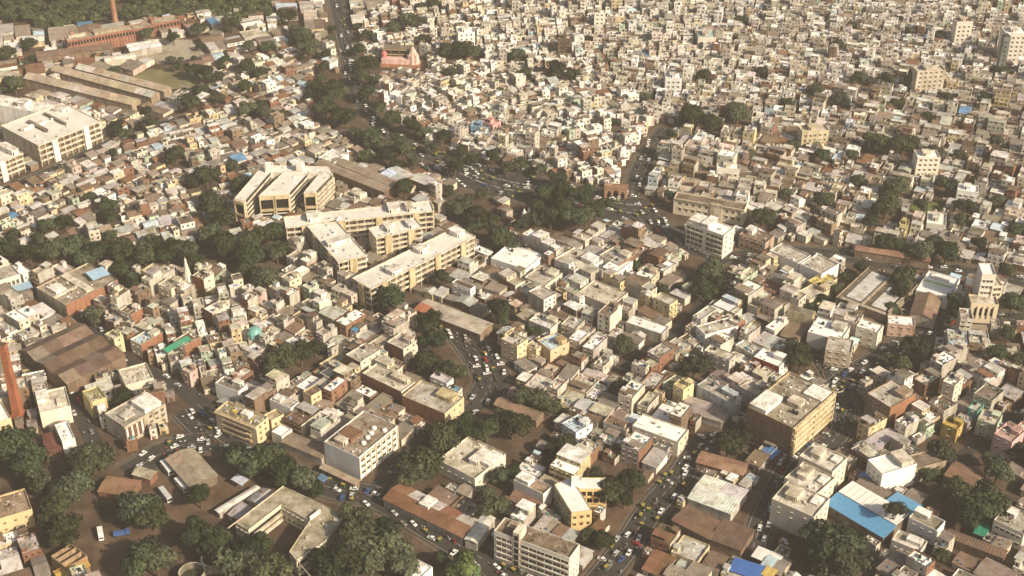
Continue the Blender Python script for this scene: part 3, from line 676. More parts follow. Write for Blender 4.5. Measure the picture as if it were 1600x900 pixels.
def panel(u0, u1, v0, v1, z0, z1, c, nm="roof_panel"):
    n = max(1, round((u1 - u0) / 2.4))
    for i in range(n):
        a0, a1 = u0 + (u1 - u0) * i / n, u0 + (u1 - u0) * (i + 1) / n - .03; g = Geo(); q = [uv(a0, v0, z0), uv(a1, v0, z0), uv(a1, v1, z1), uv(a0, v1, z1)]
        g.face(q, c, 'paint'); g.face([(x, y, z - .12) for x, y, z in q], c, 'paint'); part(nm, g, b.root)
panel(-.6, L + .3, -.8, D * .32, 5.6, 6.6, (.11, .29, .50)); panel(-.3, L, D * .32 + .05, D * .70, 7.0, 7.0, (.78, .76, .72)); panel(-.4, L * .42, D * .70 + .05, D * 1.05, 6.7, 5.8, (.12, .30, .50))
for i in range(int(L / 3)):
    g = Geo(); g.box(*uv(i * 3 + .5, D * .34, 7.04), *(p + q for p, q in zip(uv(i * 3 + .5, D * .34, 7.04), uv(.12, D * .32, .1))), (.5, .47, .42)); part("roof_seam", g, b.root)
b = plain("white_house", "white four-storey house with blank upper wall beside the brown slab house", "house", (1379, 741), (1356, 718), (1407, 700), 12.5, WHITE, R_WHITE); b.windows(b.AB, 3, 3, .9, .9, 2.5, 3.3); b.roofbox(.1, .6, .9, .95, 2.6, CREAM, "upper_storey")
b = plain("brown_house", "brown slab house with framed openings behind the white four-storey house", "house", (1420, 735), (1402, 716), (1452, 692), 9, (.36, .29, .22), (.25, .2, .16)); b.windows(b.AB, 3, 2, 1.4, 1.5, 1.4, 4); b.windows(b.AC, 3, 2, 1.4, 1.5, 1.4, 4)
b = plain("white_house", "white walled house with a grey stained roof below the blue shed", "house", (1464, 829), (1420, 808), (1477, 814), 9, WHITE, (.36, .33, .27)); b.windows(b.AB, 3, 2, .8, .9, 2, 3.6); b.roofbox(.5, .5, .95, .95, 2.4, WHITE)
b = plain("white_house", "low white house with a rounded roof cabin beside a sheet roofed shop", "house", (1438, 862), (1393, 843), (1450, 846), 6, (.66, .63, .58), (.66, .62, .55)); b.windows(b.AB, 4, 1, .9, 1, 2, 3); b.roofbox(.1, .4, .6, .9, 2, WHITE, "upper_storey")
# ---- foreground: school, yellow L, strip-window office
b = plain("strip_window_office", "white five-storey office with strip windows and a brown roof by the front street", "office", (890, 872), (772, 829), (911, 852), 16.5, (.70, .66, .58), (.27, .21, .155), "the strip-window office")
b.frame = (.70, .66, .58); b.strips(b.AB, 4, 2.6, 3.3, 1.6, 6, .36, .99); b.strips(b.AB, 4, 2.6, 3.3, 1.6, 3, .03, .24)
f = b.AB; L, P = b.face(f)
g = Geo(); b.fbox(g, f, L * (.26), L * .345, 0, 20, -6.0, .35, (.72, .67, .56)); part("stair_tower", g, b.root)
if f == 'W': pass
for k in range(5):
    g = Geo(); b.fbox(g, f, L * .275, L * .33, 1.2 + 3.6 * k, 4.0 + 3.6 * k, .352, .42, DARK, 'glass'); part("stair_window", g, b.root)
b.windows(b.AC, 3, 4, .9, 1.2, 2.8, 3.3); b.clutter(10, [R_BROWN, R_DARK]); b.roofbox(.75, .5, .9, .9, 1.2, (.4, .3, .22), "roof_slab_pile")
YL = (.66, .50, .26)
def join(b, name):                                       # a wing that belongs to the school is a part of it
    o = b.root; o.parent = LS.root; o.location = (o.location.x - LS.root.location.x, o.location.y - LS.root.location.y, 0); o.name = name
    for k in ("label", "category", "group"):
        if k in o: del o[k]
b = PB("yellow_school", "yellow two-storey L-shaped school with white roofs, verandahs and a white stair tower", "school", [(893, 801), (925, 797), (908, 770), (891, 745), (866, 757)], 11, YL, (.78, .76, .73), None, "the yellow L-shaped school", 'roofclean', .3, {4: ((.46, .43, .36), 'wall')})  # left flank coloured darker and greyer to paint in its shade
b.windows(0, 3, 2, 1.3, 1.6, 3.2, 4); b.windows(4, 8, 2, 1.3, 1.6, 3, 4); b.windows(1, 3, 2, 1.2, 1.5, 3, 4)
LS = b
b = plain("l_shaped_block", "yellow two-storey block with open verandahs, short wing of the L-shaped school", "school", (905, 764), (949, 764), (905, 746), 10.6, YL, (.78, .76, .73), par=.3); L, P = b.face(b.AB)
for k in range(2):
    for i in range(4):
        g = Geo(); b.fbox(g, b.AB, .5 + (L - 1) * i / 4 + .3, .5 + (L - 1) * (i + 1) / 4 - .3, 2.6 + 4 * k, 5 + 4 * k, 0, .05, DARK, 'glass'); part("verandah_opening", g, b.root)
    g = Geo(); b.fbox(g, b.AB, .1, L - .1, 1.9 + 4 * k, 2.5 + 4 * k, .003, .7, YL); part("verandah_rail", g, b.root)
join(b, "short_wing")
b = plain("stair_tower_block", "white square stair tower with a round window on the L-shaped school", "tower", (893, 751), (908, 751), (893, 743), 14.5, WHITE, R_WHITE, par=.3); L, P = b.face(b.AB)
g = Geo(); b.fbox(g, b.AB, L * .35, L * .65, 9, 11, .0, .06, DARK, 'glass'); part("round_window", g, b.root)
join(b, "stair_tower")
b = plain("white_house", "white house with a tower room and brown lean-to beside the L-shaped school", "house", (849, 772), (803, 750), (859, 758), 9.5, (.70, .67, .61), (.35, .26, .19)); b.roofbox(.55, .1, .98, .9, 2.6, WHITE, "upper_storey"); b.windows(b.AC, 1, 1, 1.2, 1.2, 5, 3)
b = shed("lean_to", "brown tiled lean-to roof in front of the white tower-room house", (840, 792), (797, 777), (852, 778), 3.2, 1.0, 1, 'AB', (.22, .13, .085), BROWN)
SCH, SCR = (.62, .56, .44), (.43, .39, .30)
b = PB("courtyard_school", "flat roofed courtyard school with ribbon openings among dark trees", "school", [(442, 759), (535, 803), (530, 817), (507, 846), (463, 875), (452, 862), (484, 813), (439, 788), (388, 828), (367, 816)], 9, SCH, SCR, None, "the courtyard school")
b.bands(7, 2, 1.6, 3.4, 1.7, SCH, .9); b.windows(6, 6, 2, 1.3, 1.4, 1.8, 3.5); b.bands(3, 2, 1.6, 3.4, 1.7, SCH, .9); b.windows(1, 3, 2, 1.2, 1.3, 2, 3.5); b.windows(5, 4, 2, 1.2, 1.3, 2, 3.5); b.windows(8, 3, 2, 1.2, 1.3, 2, 3.5)
b.clutter(8, [R_CEM, CREAM]); L, r, M = b.map(6); g = Geo(); b.fbox(g, 6, L * .96, L * 1.0, 8.5, 10.4, -7, -.3, WHITE); part("roof_wall", g, b.root)
# ---- the white corner building and neighbours along the front street
b = plain("white_corner_building", "large white corner building with a blank side wall and gridded front", "building", (560, 715), (506, 690), (626, 667), 13.5, (.72, .71, .69), (.34, .28, .215), "the big white corner building")
b.frame = (.70, .62, .48); b.windows(b.AC, 7, 3, 2.2, 1.7, 2.6, 3.5); b.windows(b.AC, 7, 1, 1.6, .8, 12.2 - .4, 3)
L, P = b.face(b.AC)
for i in range(8):
    g = Geo(); a = (L - .5) * i / 7; b.fbox(g, b.AC, a, a + .5, 0, 13.3, .003, .45, (.70, .62, .48)); part("pilaster", g, b.root)
b.roofbox(.5, .25, .9, .55, 1.6, (.22, .12, .07), "roof_tank_house"); b.roofbox(.55, .1, .8, .22, 2.6, CREAM)
for q in ((.3, .5), (.25, .35), (.9, .3), (.15, .8), (.4, .75), (.33, .62)): b.tank(*q, 1.2, 1.0, WHITE)
b.clutter(10)
b = plain("gallery_building", "cream three-storey building with open balconies facing the bus yard", "building", (400, 667), (336, 641), (421, 652), 11.5, (.62, .51, .33), (.34, .30, .24), "the cream balcony building")
L, P = b.face(b.AB)
for k in range(3):
    g = Geo(); b.fbox(g, b.AB, L * .18, L * .84, 1.2 + 3.4 * k + 1.2, 3.2 + 3.4 * k, 0, .06, (.09, .06, .04), 'glass'); part("balcony_opening", g, b.root)
    g = Geo(); b.fbox(g, b.AB, L * .16, L * .86, 1.0 + 3.4 * k, 2.2 + 3.4 * k, .003, 1.1, (.50, .40, .26)); part("balcony_parapet", g, b.root)
g = Geo(); b.fbox(g, b.AB, -.3, L + .3, 10.3, 11.0, .003, 1.0, (.5, .4, .26)); part("eaves", g, b.root)
b.windows(b.AC, 2, 3, 1.2, 1.4, 2.2, 3.4); b.clutter(12, [WHITE, (.6, .5, .1), R_CEM]); b.roofbox(.3, .4, .5, .8, 2, WHITE, "roof_cabin")
b = plain("yellow_house", "small yellow house with a sloped terrace roof behind the cream balcony building", "house", (424, 657), (412, 648), (441, 645), 9.5, YELLOW, (.5, .42, .3)); b.windows(b.AC, 2, 2, 1, 1.6, 2, 3.5)
b = plain("white_house", "white party-walled house with a plain side wall, two windows a floor", "house", (454, 638), (421, 624), (471, 629), 10.5, (.74, .72, .70), R_CEM); b.frame = YELLOW; b.windows(b.AC, 2, 2, 1.5, 1.7, 2.6, 3.8); b.roofbox(.6, .2, .9, .8, 1.5, WHITE, "roof_cabin")
b = plain("yellow_house", "narrow yellow house with a brown roof terrace behind the white party-walled house", "house", (486, 619), (473, 611), (499, 608), 10, YELLOW, R_BROWN); b.windows(b.AC, 2, 2, 1, 1.2, 3, 3.4)
b = plain("white_cabin", "plain white box building at the end of a row of tin roofs", "house", (440, 682), (424, 674), (458, 671), 6.5, (.74, .71, .64), R_WHITE)
b = shed("shop_row", "row of brown roofed shops beside the white box building", (502, 716), (440, 690), (514, 700), 4.6, .8, 1, 'AB', (.24, .18, .14), CEMENT)
b = shed("shop_row", "tan awning roofs along the foot of the white corner building", (555, 757), (500, 731), (561, 751), 3.2, .5, 1, 'AB', (.36, .29, .21), BROWN)
b = shed("rusty_market_shed", "long rusty patched market shed along the front street", (599, 779), (722, 839), (629, 757), 5, 1.6, 1, 'AB', (.23, .115, .065), (.42, .38, .33), [(.25, .13, .075), (.5, .48, .45), (.19, .1, .06)], "the rusty market shed"); b.roofz = 6.2; b.roofbox(.38, .35, .5, .9, 1.5, WHITE, "roof_cabin")
b = shed("sheet_shed", "white sheet roofed end bay beside the rusty market shed", (727, 842), (745, 848), (758, 805), 5, .7, 1, 'AC', (.66, .64, .6), CEMENT)
b = plain("white_villa", "low white house with a stained terrace among dark trees", "house", (742, 748), (684, 718), (788, 708), 8, (.68, .63, .53), (.60, .56, .47)); b.windows(b.AB, 5, 1, 1.1, 1.1, 3.4, 3); b.windows(b.AC, 4, 1, 1.1, 1.1, 3.4, 3); b.roofbox(.25, .35, .45, .8, 2.4, WHITE); b.roofbox(.0, .45, .25, .9, 2.2, WHITE, "upper_storey"); b.clutter(5)
b = plain("corner_house", "white corner house with a roof cabin beside a bright green tree", "house", (655, 905), (632, 893), (690, 893), 7, WHITE, R_WHITE); b.roofbox(.3, .3, .6, .8, 2, WHITE)
# bus yard canopy, buses come later
b = shed("canopy_shed", "grey pitched canopy in the bus yard", (297, 761), (259, 717), (348, 753), 5, 1.4, 1, 'AB', (.33, .28, .22), (.2, .16, .12), None, "the bus yard canopy")
b = shed("strip_canopy", "narrow white canopy strip beside the courtyard school", (337, 797), (400, 759), (343, 801), 3.6, .4, 1, 'AB', (.7, .68, .65), CEMENT)
b = shed("brick_hut", "small brick hut with a cream roof in the bus yard", (234, 749), (207, 741), (246, 738), 4, 1.2, 1, 'AB', (.45, .4, .3), BRICK, mat='brick')
b = shed("brick_hut", "low brown tiled hut under the yard trees", (205, 775), (153, 768), (222, 752), 3.5, 1.0, 1, 'AB', (.27, .16, .1), BRICK, mat='brick')
# round open tanks
for i, (px, py, r) in enumerate(((335, 884, 5.2), (302, 905, 5.6))):
    x, y = gp(px, py); o = link("round_tank", None, None, (x, y, 0)); tag(o, ("round open concrete tank with a pale rim under the trees", "round concrete tank with a double rim beside the roofless cells of the yard")[i], "tank", "round open tanks"); occ_disc(x, y, r + 1)
    g = Geo(); h = 4.5; g.cyl(0, 0, 0, r, h, r, (.36, .32, .25), 'wall', 28, False); g.cyl(0, 0, 0, r - .5, h, r - .5, (.2, .18, .14), 'wall', 28, False); part("shell", g, o)
    g = Geo(); k = 28
    for j in range(k):
        a, c = 2 * math.pi * j / k, 2 * math.pi * (j + 1) / k
        g.face([((r - .5) * math.cos(a), (r - .5) * math.sin(a), h), ((r + .2) * math.cos(a), (r + .2) * math.sin(a), h), ((r + .2) * math.cos(c), (r + .2) * math.sin(c), h), ((r - .5) * math.cos(c), (r - .5) * math.sin(c), h)], (.5, .45, .36), 'wall')
    part("rim", g, o)
    g = Geo(); g.cyl(0, 0, .1, r - .5, 1.5, r - .5, (.05, .05, .03), 'wall', 28); part("sludge", g, o)
# left edge buildings
b = plain("white_hall", "white walled house with blank gable beside the orange chimney", "house", (62, 645), (110, 634), (55, 614), 10, (.72, .66, .55), (.64, .60, .52), "the white hall by the chimney"); b.roofbox(.0, .5, .4, .98, 2.4, WHITE, "upper_storey"); b.roofbox(.6, .2, .9, .5, 1.2, CREAM, "roof_cabin")
b = shed("red_shed", "dark red sheet roof in front of the white hall", (72, 712), (96, 707), (66, 680), 4, .6, 1, 'AC', (.18, .075, .06), BROWN)
b = plain("white_house", "small white house with a cluttered terrace beside the white hall", "house", (97, 690), (117, 684), (90, 662), 8, WHITE, R_WHITE); b.clutter(8, [WHITE, CREAM])
b = plain("striped_building", "grey building with a white-striped brown front facing the yard road", "building", (194, 667), (163, 646), (263, 634), 11, (.50, .44, .36), (.42, .40, .37), "the striped-front building"); f = b.AC; L, P = b.face(f)
g = Geo(); b.fbox(g, f, L * .0, L * .45, 2, 9.4, .003, .15, (.16, .09, .06)); part("front_panel", g, b.root)
for i in range(4):
    g = Geo(); b.fbox(g, f, L * (.02 + .12 * i), L * (.06 + .12 * i), 2, 9.4, .152, .4, WHITE); part("white_stripe", g, b.root)
b.windows(f, 3, 3, 1.6, 1.2, 1.8, 3.2, .55, .98); b.roofbox(.1, .55, .8, .95, 2.6, WHITE, "upper_storey"); b.clutter(10, [R_CEM, CREAM]); b.roofbox(.3, .15, .6, .4, 1.2, (.55, .52, .46), "roof_cabin")
b = plain("yellow_house", "yellow-green house with dark windows at the mill shed's end", "house", (141, 629), (166, 620), (128, 611), 10, (.58, .50, .28), (.38, .36, .2)); b.windows(b.AB, 2, 2, 1, 1.2, 2, 3.6); b.clutter(8)
b = plain("long_terrace", "long house with parallel tan roof strips beside the mill shed", "house", (196, 602), (240, 590), (168, 582), 7, CREAM, R_TAN); b.clutter(14, [CREAM, R_TAN, R_CEM])
b = plain("red_wall_building", "flat roofed building with a long red brick wall below the tree belt", "building", (103, 477), (184, 437), (62, 446), 8.5, (.46, .40, .31), (.36, .31, .24), "the long red brick wall", sides={'AB': ((.33, .16, .10), 'brick')}); b.roofbox(.45, .1, .58, .98, 1.4, CREAM, "parapet_room"); b.roofbox(.0, .4, .45, .45, 1.2, CREAM, "parapet_wall"); b.roofbox(.1, .5, .3, .8, 1.6, WHITE, "upper_storey"); b.clutter(25, [WHITE, R_CEM, R_DARK])
b = B("blue_awning", "light blue sheet awning on the red walled building", "awning", (146, 437), (171, 428), (139, 425), 10.2, None, None, None); b.slope(10.0, 10.4, b.opp(b.AB), R_SKY, 'paint', [(.36, .52, .66)], npan=4); g = Geo()
for q in ((.3, .3), (b.w - .3, .3), (.3, b.d - .3), (b.w - .3, b.d - .3)): g.box(q[0] - .1, q[1] - .1, 7.6, q[0] + .1, q[1] + .1, 10.0, BROWN)
part("post", g, b.root)
b = B("blue_awning", "long grey-blue sheet awning beside the glazed white building", "awning", (0, 463), (50, 448), (-6, 455), 7.5, None, None, None); b.slope(7.3, 7.7, b.opp(b.AB), R_SKY, 'paint', [(.30, .42, .54)], npan=7); b.walls(4.5, R_DARK)
b = plain("glazed_building", "white roofed building with tall pale windows beside the grey-blue awning", "building", (-6, 440), (31, 428), (-14, 420), 13, (.66, .62, .52), (.50, .47, .42)); b.windows(b.AB, 5, 2, 1.4, 2.6, 3.5, 4.2)
b = plain("apartment_house", "cream house with two window bands beside the orange chimney", "house", (-4, 660), (17, 653), (-8, 630), 10, YELLOW, R_WHITE); b.windows(b.AB, 2, 2, 1.4, 1.2, 2.2, 3.6)
b = plain("yellow_block", "yellow walled house with a stained brown roof under the yard trees", "house", (-6, 812), (50, 795), (-20, 780), 10, (.62, .48, .28), (.36, .27, .2)); b.windows(b.AB, 3, 2, .9, .9, 2.6, 3.6); b.clutter(10, [R_BROWN, R_CEM])
b = plain("ruined_block", "roofless ruin of brown wall cells at the yard's edge", "ruin", (104, 888), (136, 868), (90, 862), 6, (.36, .25, .16), (.12, .085, .06), par=4.5)
for t in (.33, .66): b.roofbox(0, t, 1, t + .05, 4.4, (.38, .27, .17), "cell_wall")
b = shed("yellow_sheet_shed", "mustard sheet roof beside the roofless ruin", (92, 905), (140, 884), (84, 893), 4, .6, 1, 'AB', (.52, .34, .10), BROWN)
# right side
b = plain("twin_panel_hall", "dark roofed hall with two long pale roof lights", "hall", (1306, 464), (1385, 493), (1362, 418), 7.5, (.30, .24, .18), (.17, .135, .105), "the hall with two pale roof lights"); b.frame = BROWN
for u0, u1 in ((.12, .42), (.62, .9)):
    b.roofbox(u0, .12, u1, .92 if u0 < .5 else .7, .5, (.56, .56, .54), "roof_light")
for q in ((.08, .0, .95, .06), (.46, .05, .5, .95), (.96, .1, 1, .7)): b.roofbox(*q, 1.0, (.4, .34, .27), "roof_kerb")
b = plain("white_roof_hall", "broad white roofed hall with a green stripe between dark trees", "hall", (1431, 453), (1481, 467), (1444, 420), 7, WHITE, (.74, .75, .73), "the white roofed hall"); b.roofbox(.0, .55, .9, .6, .3, (.35, .62, .15), "green_stripe"); b.roofbox(.15, .75, .75, .95, 1.0, WHITE, "roof_kerb")
shed("brown_gable_shed", "brown gabled shed in front of the white roofed hall", (1422, 492), (1460, 500), (1440, 460), 6, 2.4, 1, 'AC', (.25, .175, .125), CEMENT)
b = plain("white_tower", "tall white stair tower above the cream arcaded house", "tower", (1535, 428), (1557, 429), (1538, 411), 26, (.72, .68, .60), R_WHITE, "the tall white tower"); b.windows(b.AB, 3, 5, 1.3, 1.5, 6, 3.7); b.windows(b.opp(b.AC), 3, 5, 1.3, 1.5, 6, 3.7)
b = plain("tower_annex", "cream flats with stacked balconies against the tall white tower", "flats", (1551, 447), (1568, 446), (1556, 432), 19, (.62, .55, .44), R_CEM); b.windows(b.AB, 2, 5, 1.6, 1.5, 2.4, 3.4)
b = plain("arcaded_house", "cream house with tall arched windows below the white tower", "house", (1518, 474), (1561, 476), (1522, 460), 12.5, (.66, .56, .40), R_TAN); L, P = b.face(b.AB)
for i in range(4):
    g = Geo(); b.fbox(g, b.AB, L * (.14 + .2 * i), L * (.22 + .2 * i), 5, 9.6, 0, .06, (.2, .11, .07), 'glass'); part("arched_window", g, b.root)
    g = Geo(); b.fbox(g, b.AB, L * (.235 + .2 * i), L * (.27 + .2 * i), 3.5, 11, .003, .5, (.68, .6, .46)); part("pilaster", g, b.root)
shed("long_brown_shed", "long low brown roofed shed beside the cross road", (1336, 391), (1452, 409), (1343, 383), 5, 1.4, 1, 'AB', (.27, .16, .115), BROWN, None, "the long brown shed")
for A, Bp, C, lab in (((1247, 411), (1202, 391), (1275, 402), "white walled godown with a blank lilac side beside the cross road"), ((1284, 428), (1250, 412), (1312, 412), "white walled godown with a tin roof beside the yellow roofed house")):
    b = plain("godown", lab, "warehouse", A, Bp, C, 8.5, (.70, .68, .68), (.55, .52, .47)); b.clutter(8)
b = plain("yellow_roof_house", "cream house with a bright yellow roof sheet", "house", (1283, 449), (1262, 438), (1302, 432), 6.5, YELLOW, (.62, .52, .16))
b = shed("white_sheet_shed", "big white sheet roofed shed beside the plaza road", (1142, 803), (1075, 778), (1176, 769), 5.5, 1.2, 1, 'AB', (.72, .70, .67), (.5, .47, .42), None, "the white sheet shed")
b = shed("brown_sheet_shed", "wide brown sheet roofed shed below the white sheet shed", (1108, 842), (1050, 812), (1125, 815), 4.5, .8, 2, 'AB', (.185, .12, .085), BROWN)
b = shed("brown_sheet_shed", "dark brown sheet roofed shed beside the wide brown one", (1158, 860), (1110, 842), (1172, 826), 4.5, .8, 1, 'AB', (.15, .1, .075), BROWN)
b = shed("brown_sheet_shed", "reddish brown tiled shop row above the white sheet shed", (1160, 742), (1088, 722), (1180, 728), 4.2, 1.2, 1, 'AB', (.3, .175, .12), BROWN)

tarp("bright blue sheet awning beside the golden banded corner block", (1206, 716), (1188, 706), (1218, 706), 3.6, (.10, .20, .46))
tarp("deep blue sheet awning beside a mustard yellow sheet", (1190, 906), (1140, 890), (1215, 893), 4.2, (.06, .14, .40)); tarp("mustard yellow sheet beside the deep blue awning", (1205, 903), (1190, 896), (1222, 896), 4.6, (.55, .40, .12)); tarp("white sheet awning above the deep blue one", (1212, 884), (1175, 868), (1226, 872), 4.2, (.72, .70, .66))
tarp("emerald green sheet beside the white windowed house", (1541, 838), (1522, 832), (1549, 822), 4, (.03, .22, .14)); tarp("bright yellow sheet beside the brown roofs", (1484, 850), (1466, 846), (1482, 838), 4, (.62, .50, .10)); tarp("blue sheet patch behind the blue roofed shed", (1358, 752), (1342, 744), (1362, 744), 4.4, (.10, .20, .45))
tarp("green sheet roof edge in the old quarter", (262, 550), (298, 530), (258, 545), 8.6, (.06, .30, .18)); tarp("blue sheet over a stall beside the front street", (506, 752), (496, 746), (512, 747), 3, (.12, .2, .3)); tarp("lilac grey awning beside the bus yard canopy", (378, 757), (362, 748), (390, 752), 3.6, (.5, .52, .6))
b = plain("windowed_house", "white framed house with a grey roof and square windows beside the emerald sheet", "house", (1553, 812), (1600, 834), (1572, 786), 10, (.62, .58, .50), (.36, .33, .28)); b.windows(b.AB, 5, 2, 1.6, 1.5, 2.2, 4); b.roofbox(.2, .5, .45, .8, 2.4, WHITE); b.clutter(8)
shed("brown_long_shed", "long brown roof strip beside the bright yellow sheet", (1568, 872), (1478, 838), (1576, 862), 5, 1.0, 1, 'AB', (.19, .125, .09), BROWN)
shed("brown_hip_shed", "brown roofed bungalow with pale patches among dark trees", (1520, 762), (1476, 742), (1546, 745), 5.5, 1.6, 1, 'AB', (.22, .135, .09), CEMENT, [(.45, .42, .36), (.22, .135, .09)])

for i, (A, Bp, C, lab) in enumerate((((37, 122), (206, 164), (45, 113), "long tan mill godown with a patched barrel roof, closest to the market"), ((80, 110), (236, 152), (88, 102), "long tan mill godown with pale ridge patches, middle of three"), ((118, 107), (256, 143), (126, 100), "long tan mill godown with grey sheets, beside the playing field"))):
    shed("mill_godown", lab, A, Bp, C, 6, 2.6, 1, 'AB', (.46, .38, .29), (.36, .28, .21), [(.52, .5, .46), (.42, .34, .25), (.6, .56, .5)], None, 'wall', "long mill godowns")
shed("dark_godown", "dark brown patched roof in front of the red brick mill", (58, 90), (176, 76), (54, 82), 5, 1.4, 2, 'AB', (.17, .115, .09), BROWN)
shed("white_godown", "white and pale blue sheet roof below the red brick mill", (203, 80), (252, 72), (198, 69), 5, 1.2, 2, 'AB', (.7, .68, .66), CEMENT, [(.62, .7, .76), (.7, .68, .66)])
shed("white_godown", "white framed open shed beside the mill yard", (165, 97), (212, 90), (160, 90), 5, 1.0, 1, 'AB', (.72, .68, .6), CREAM)
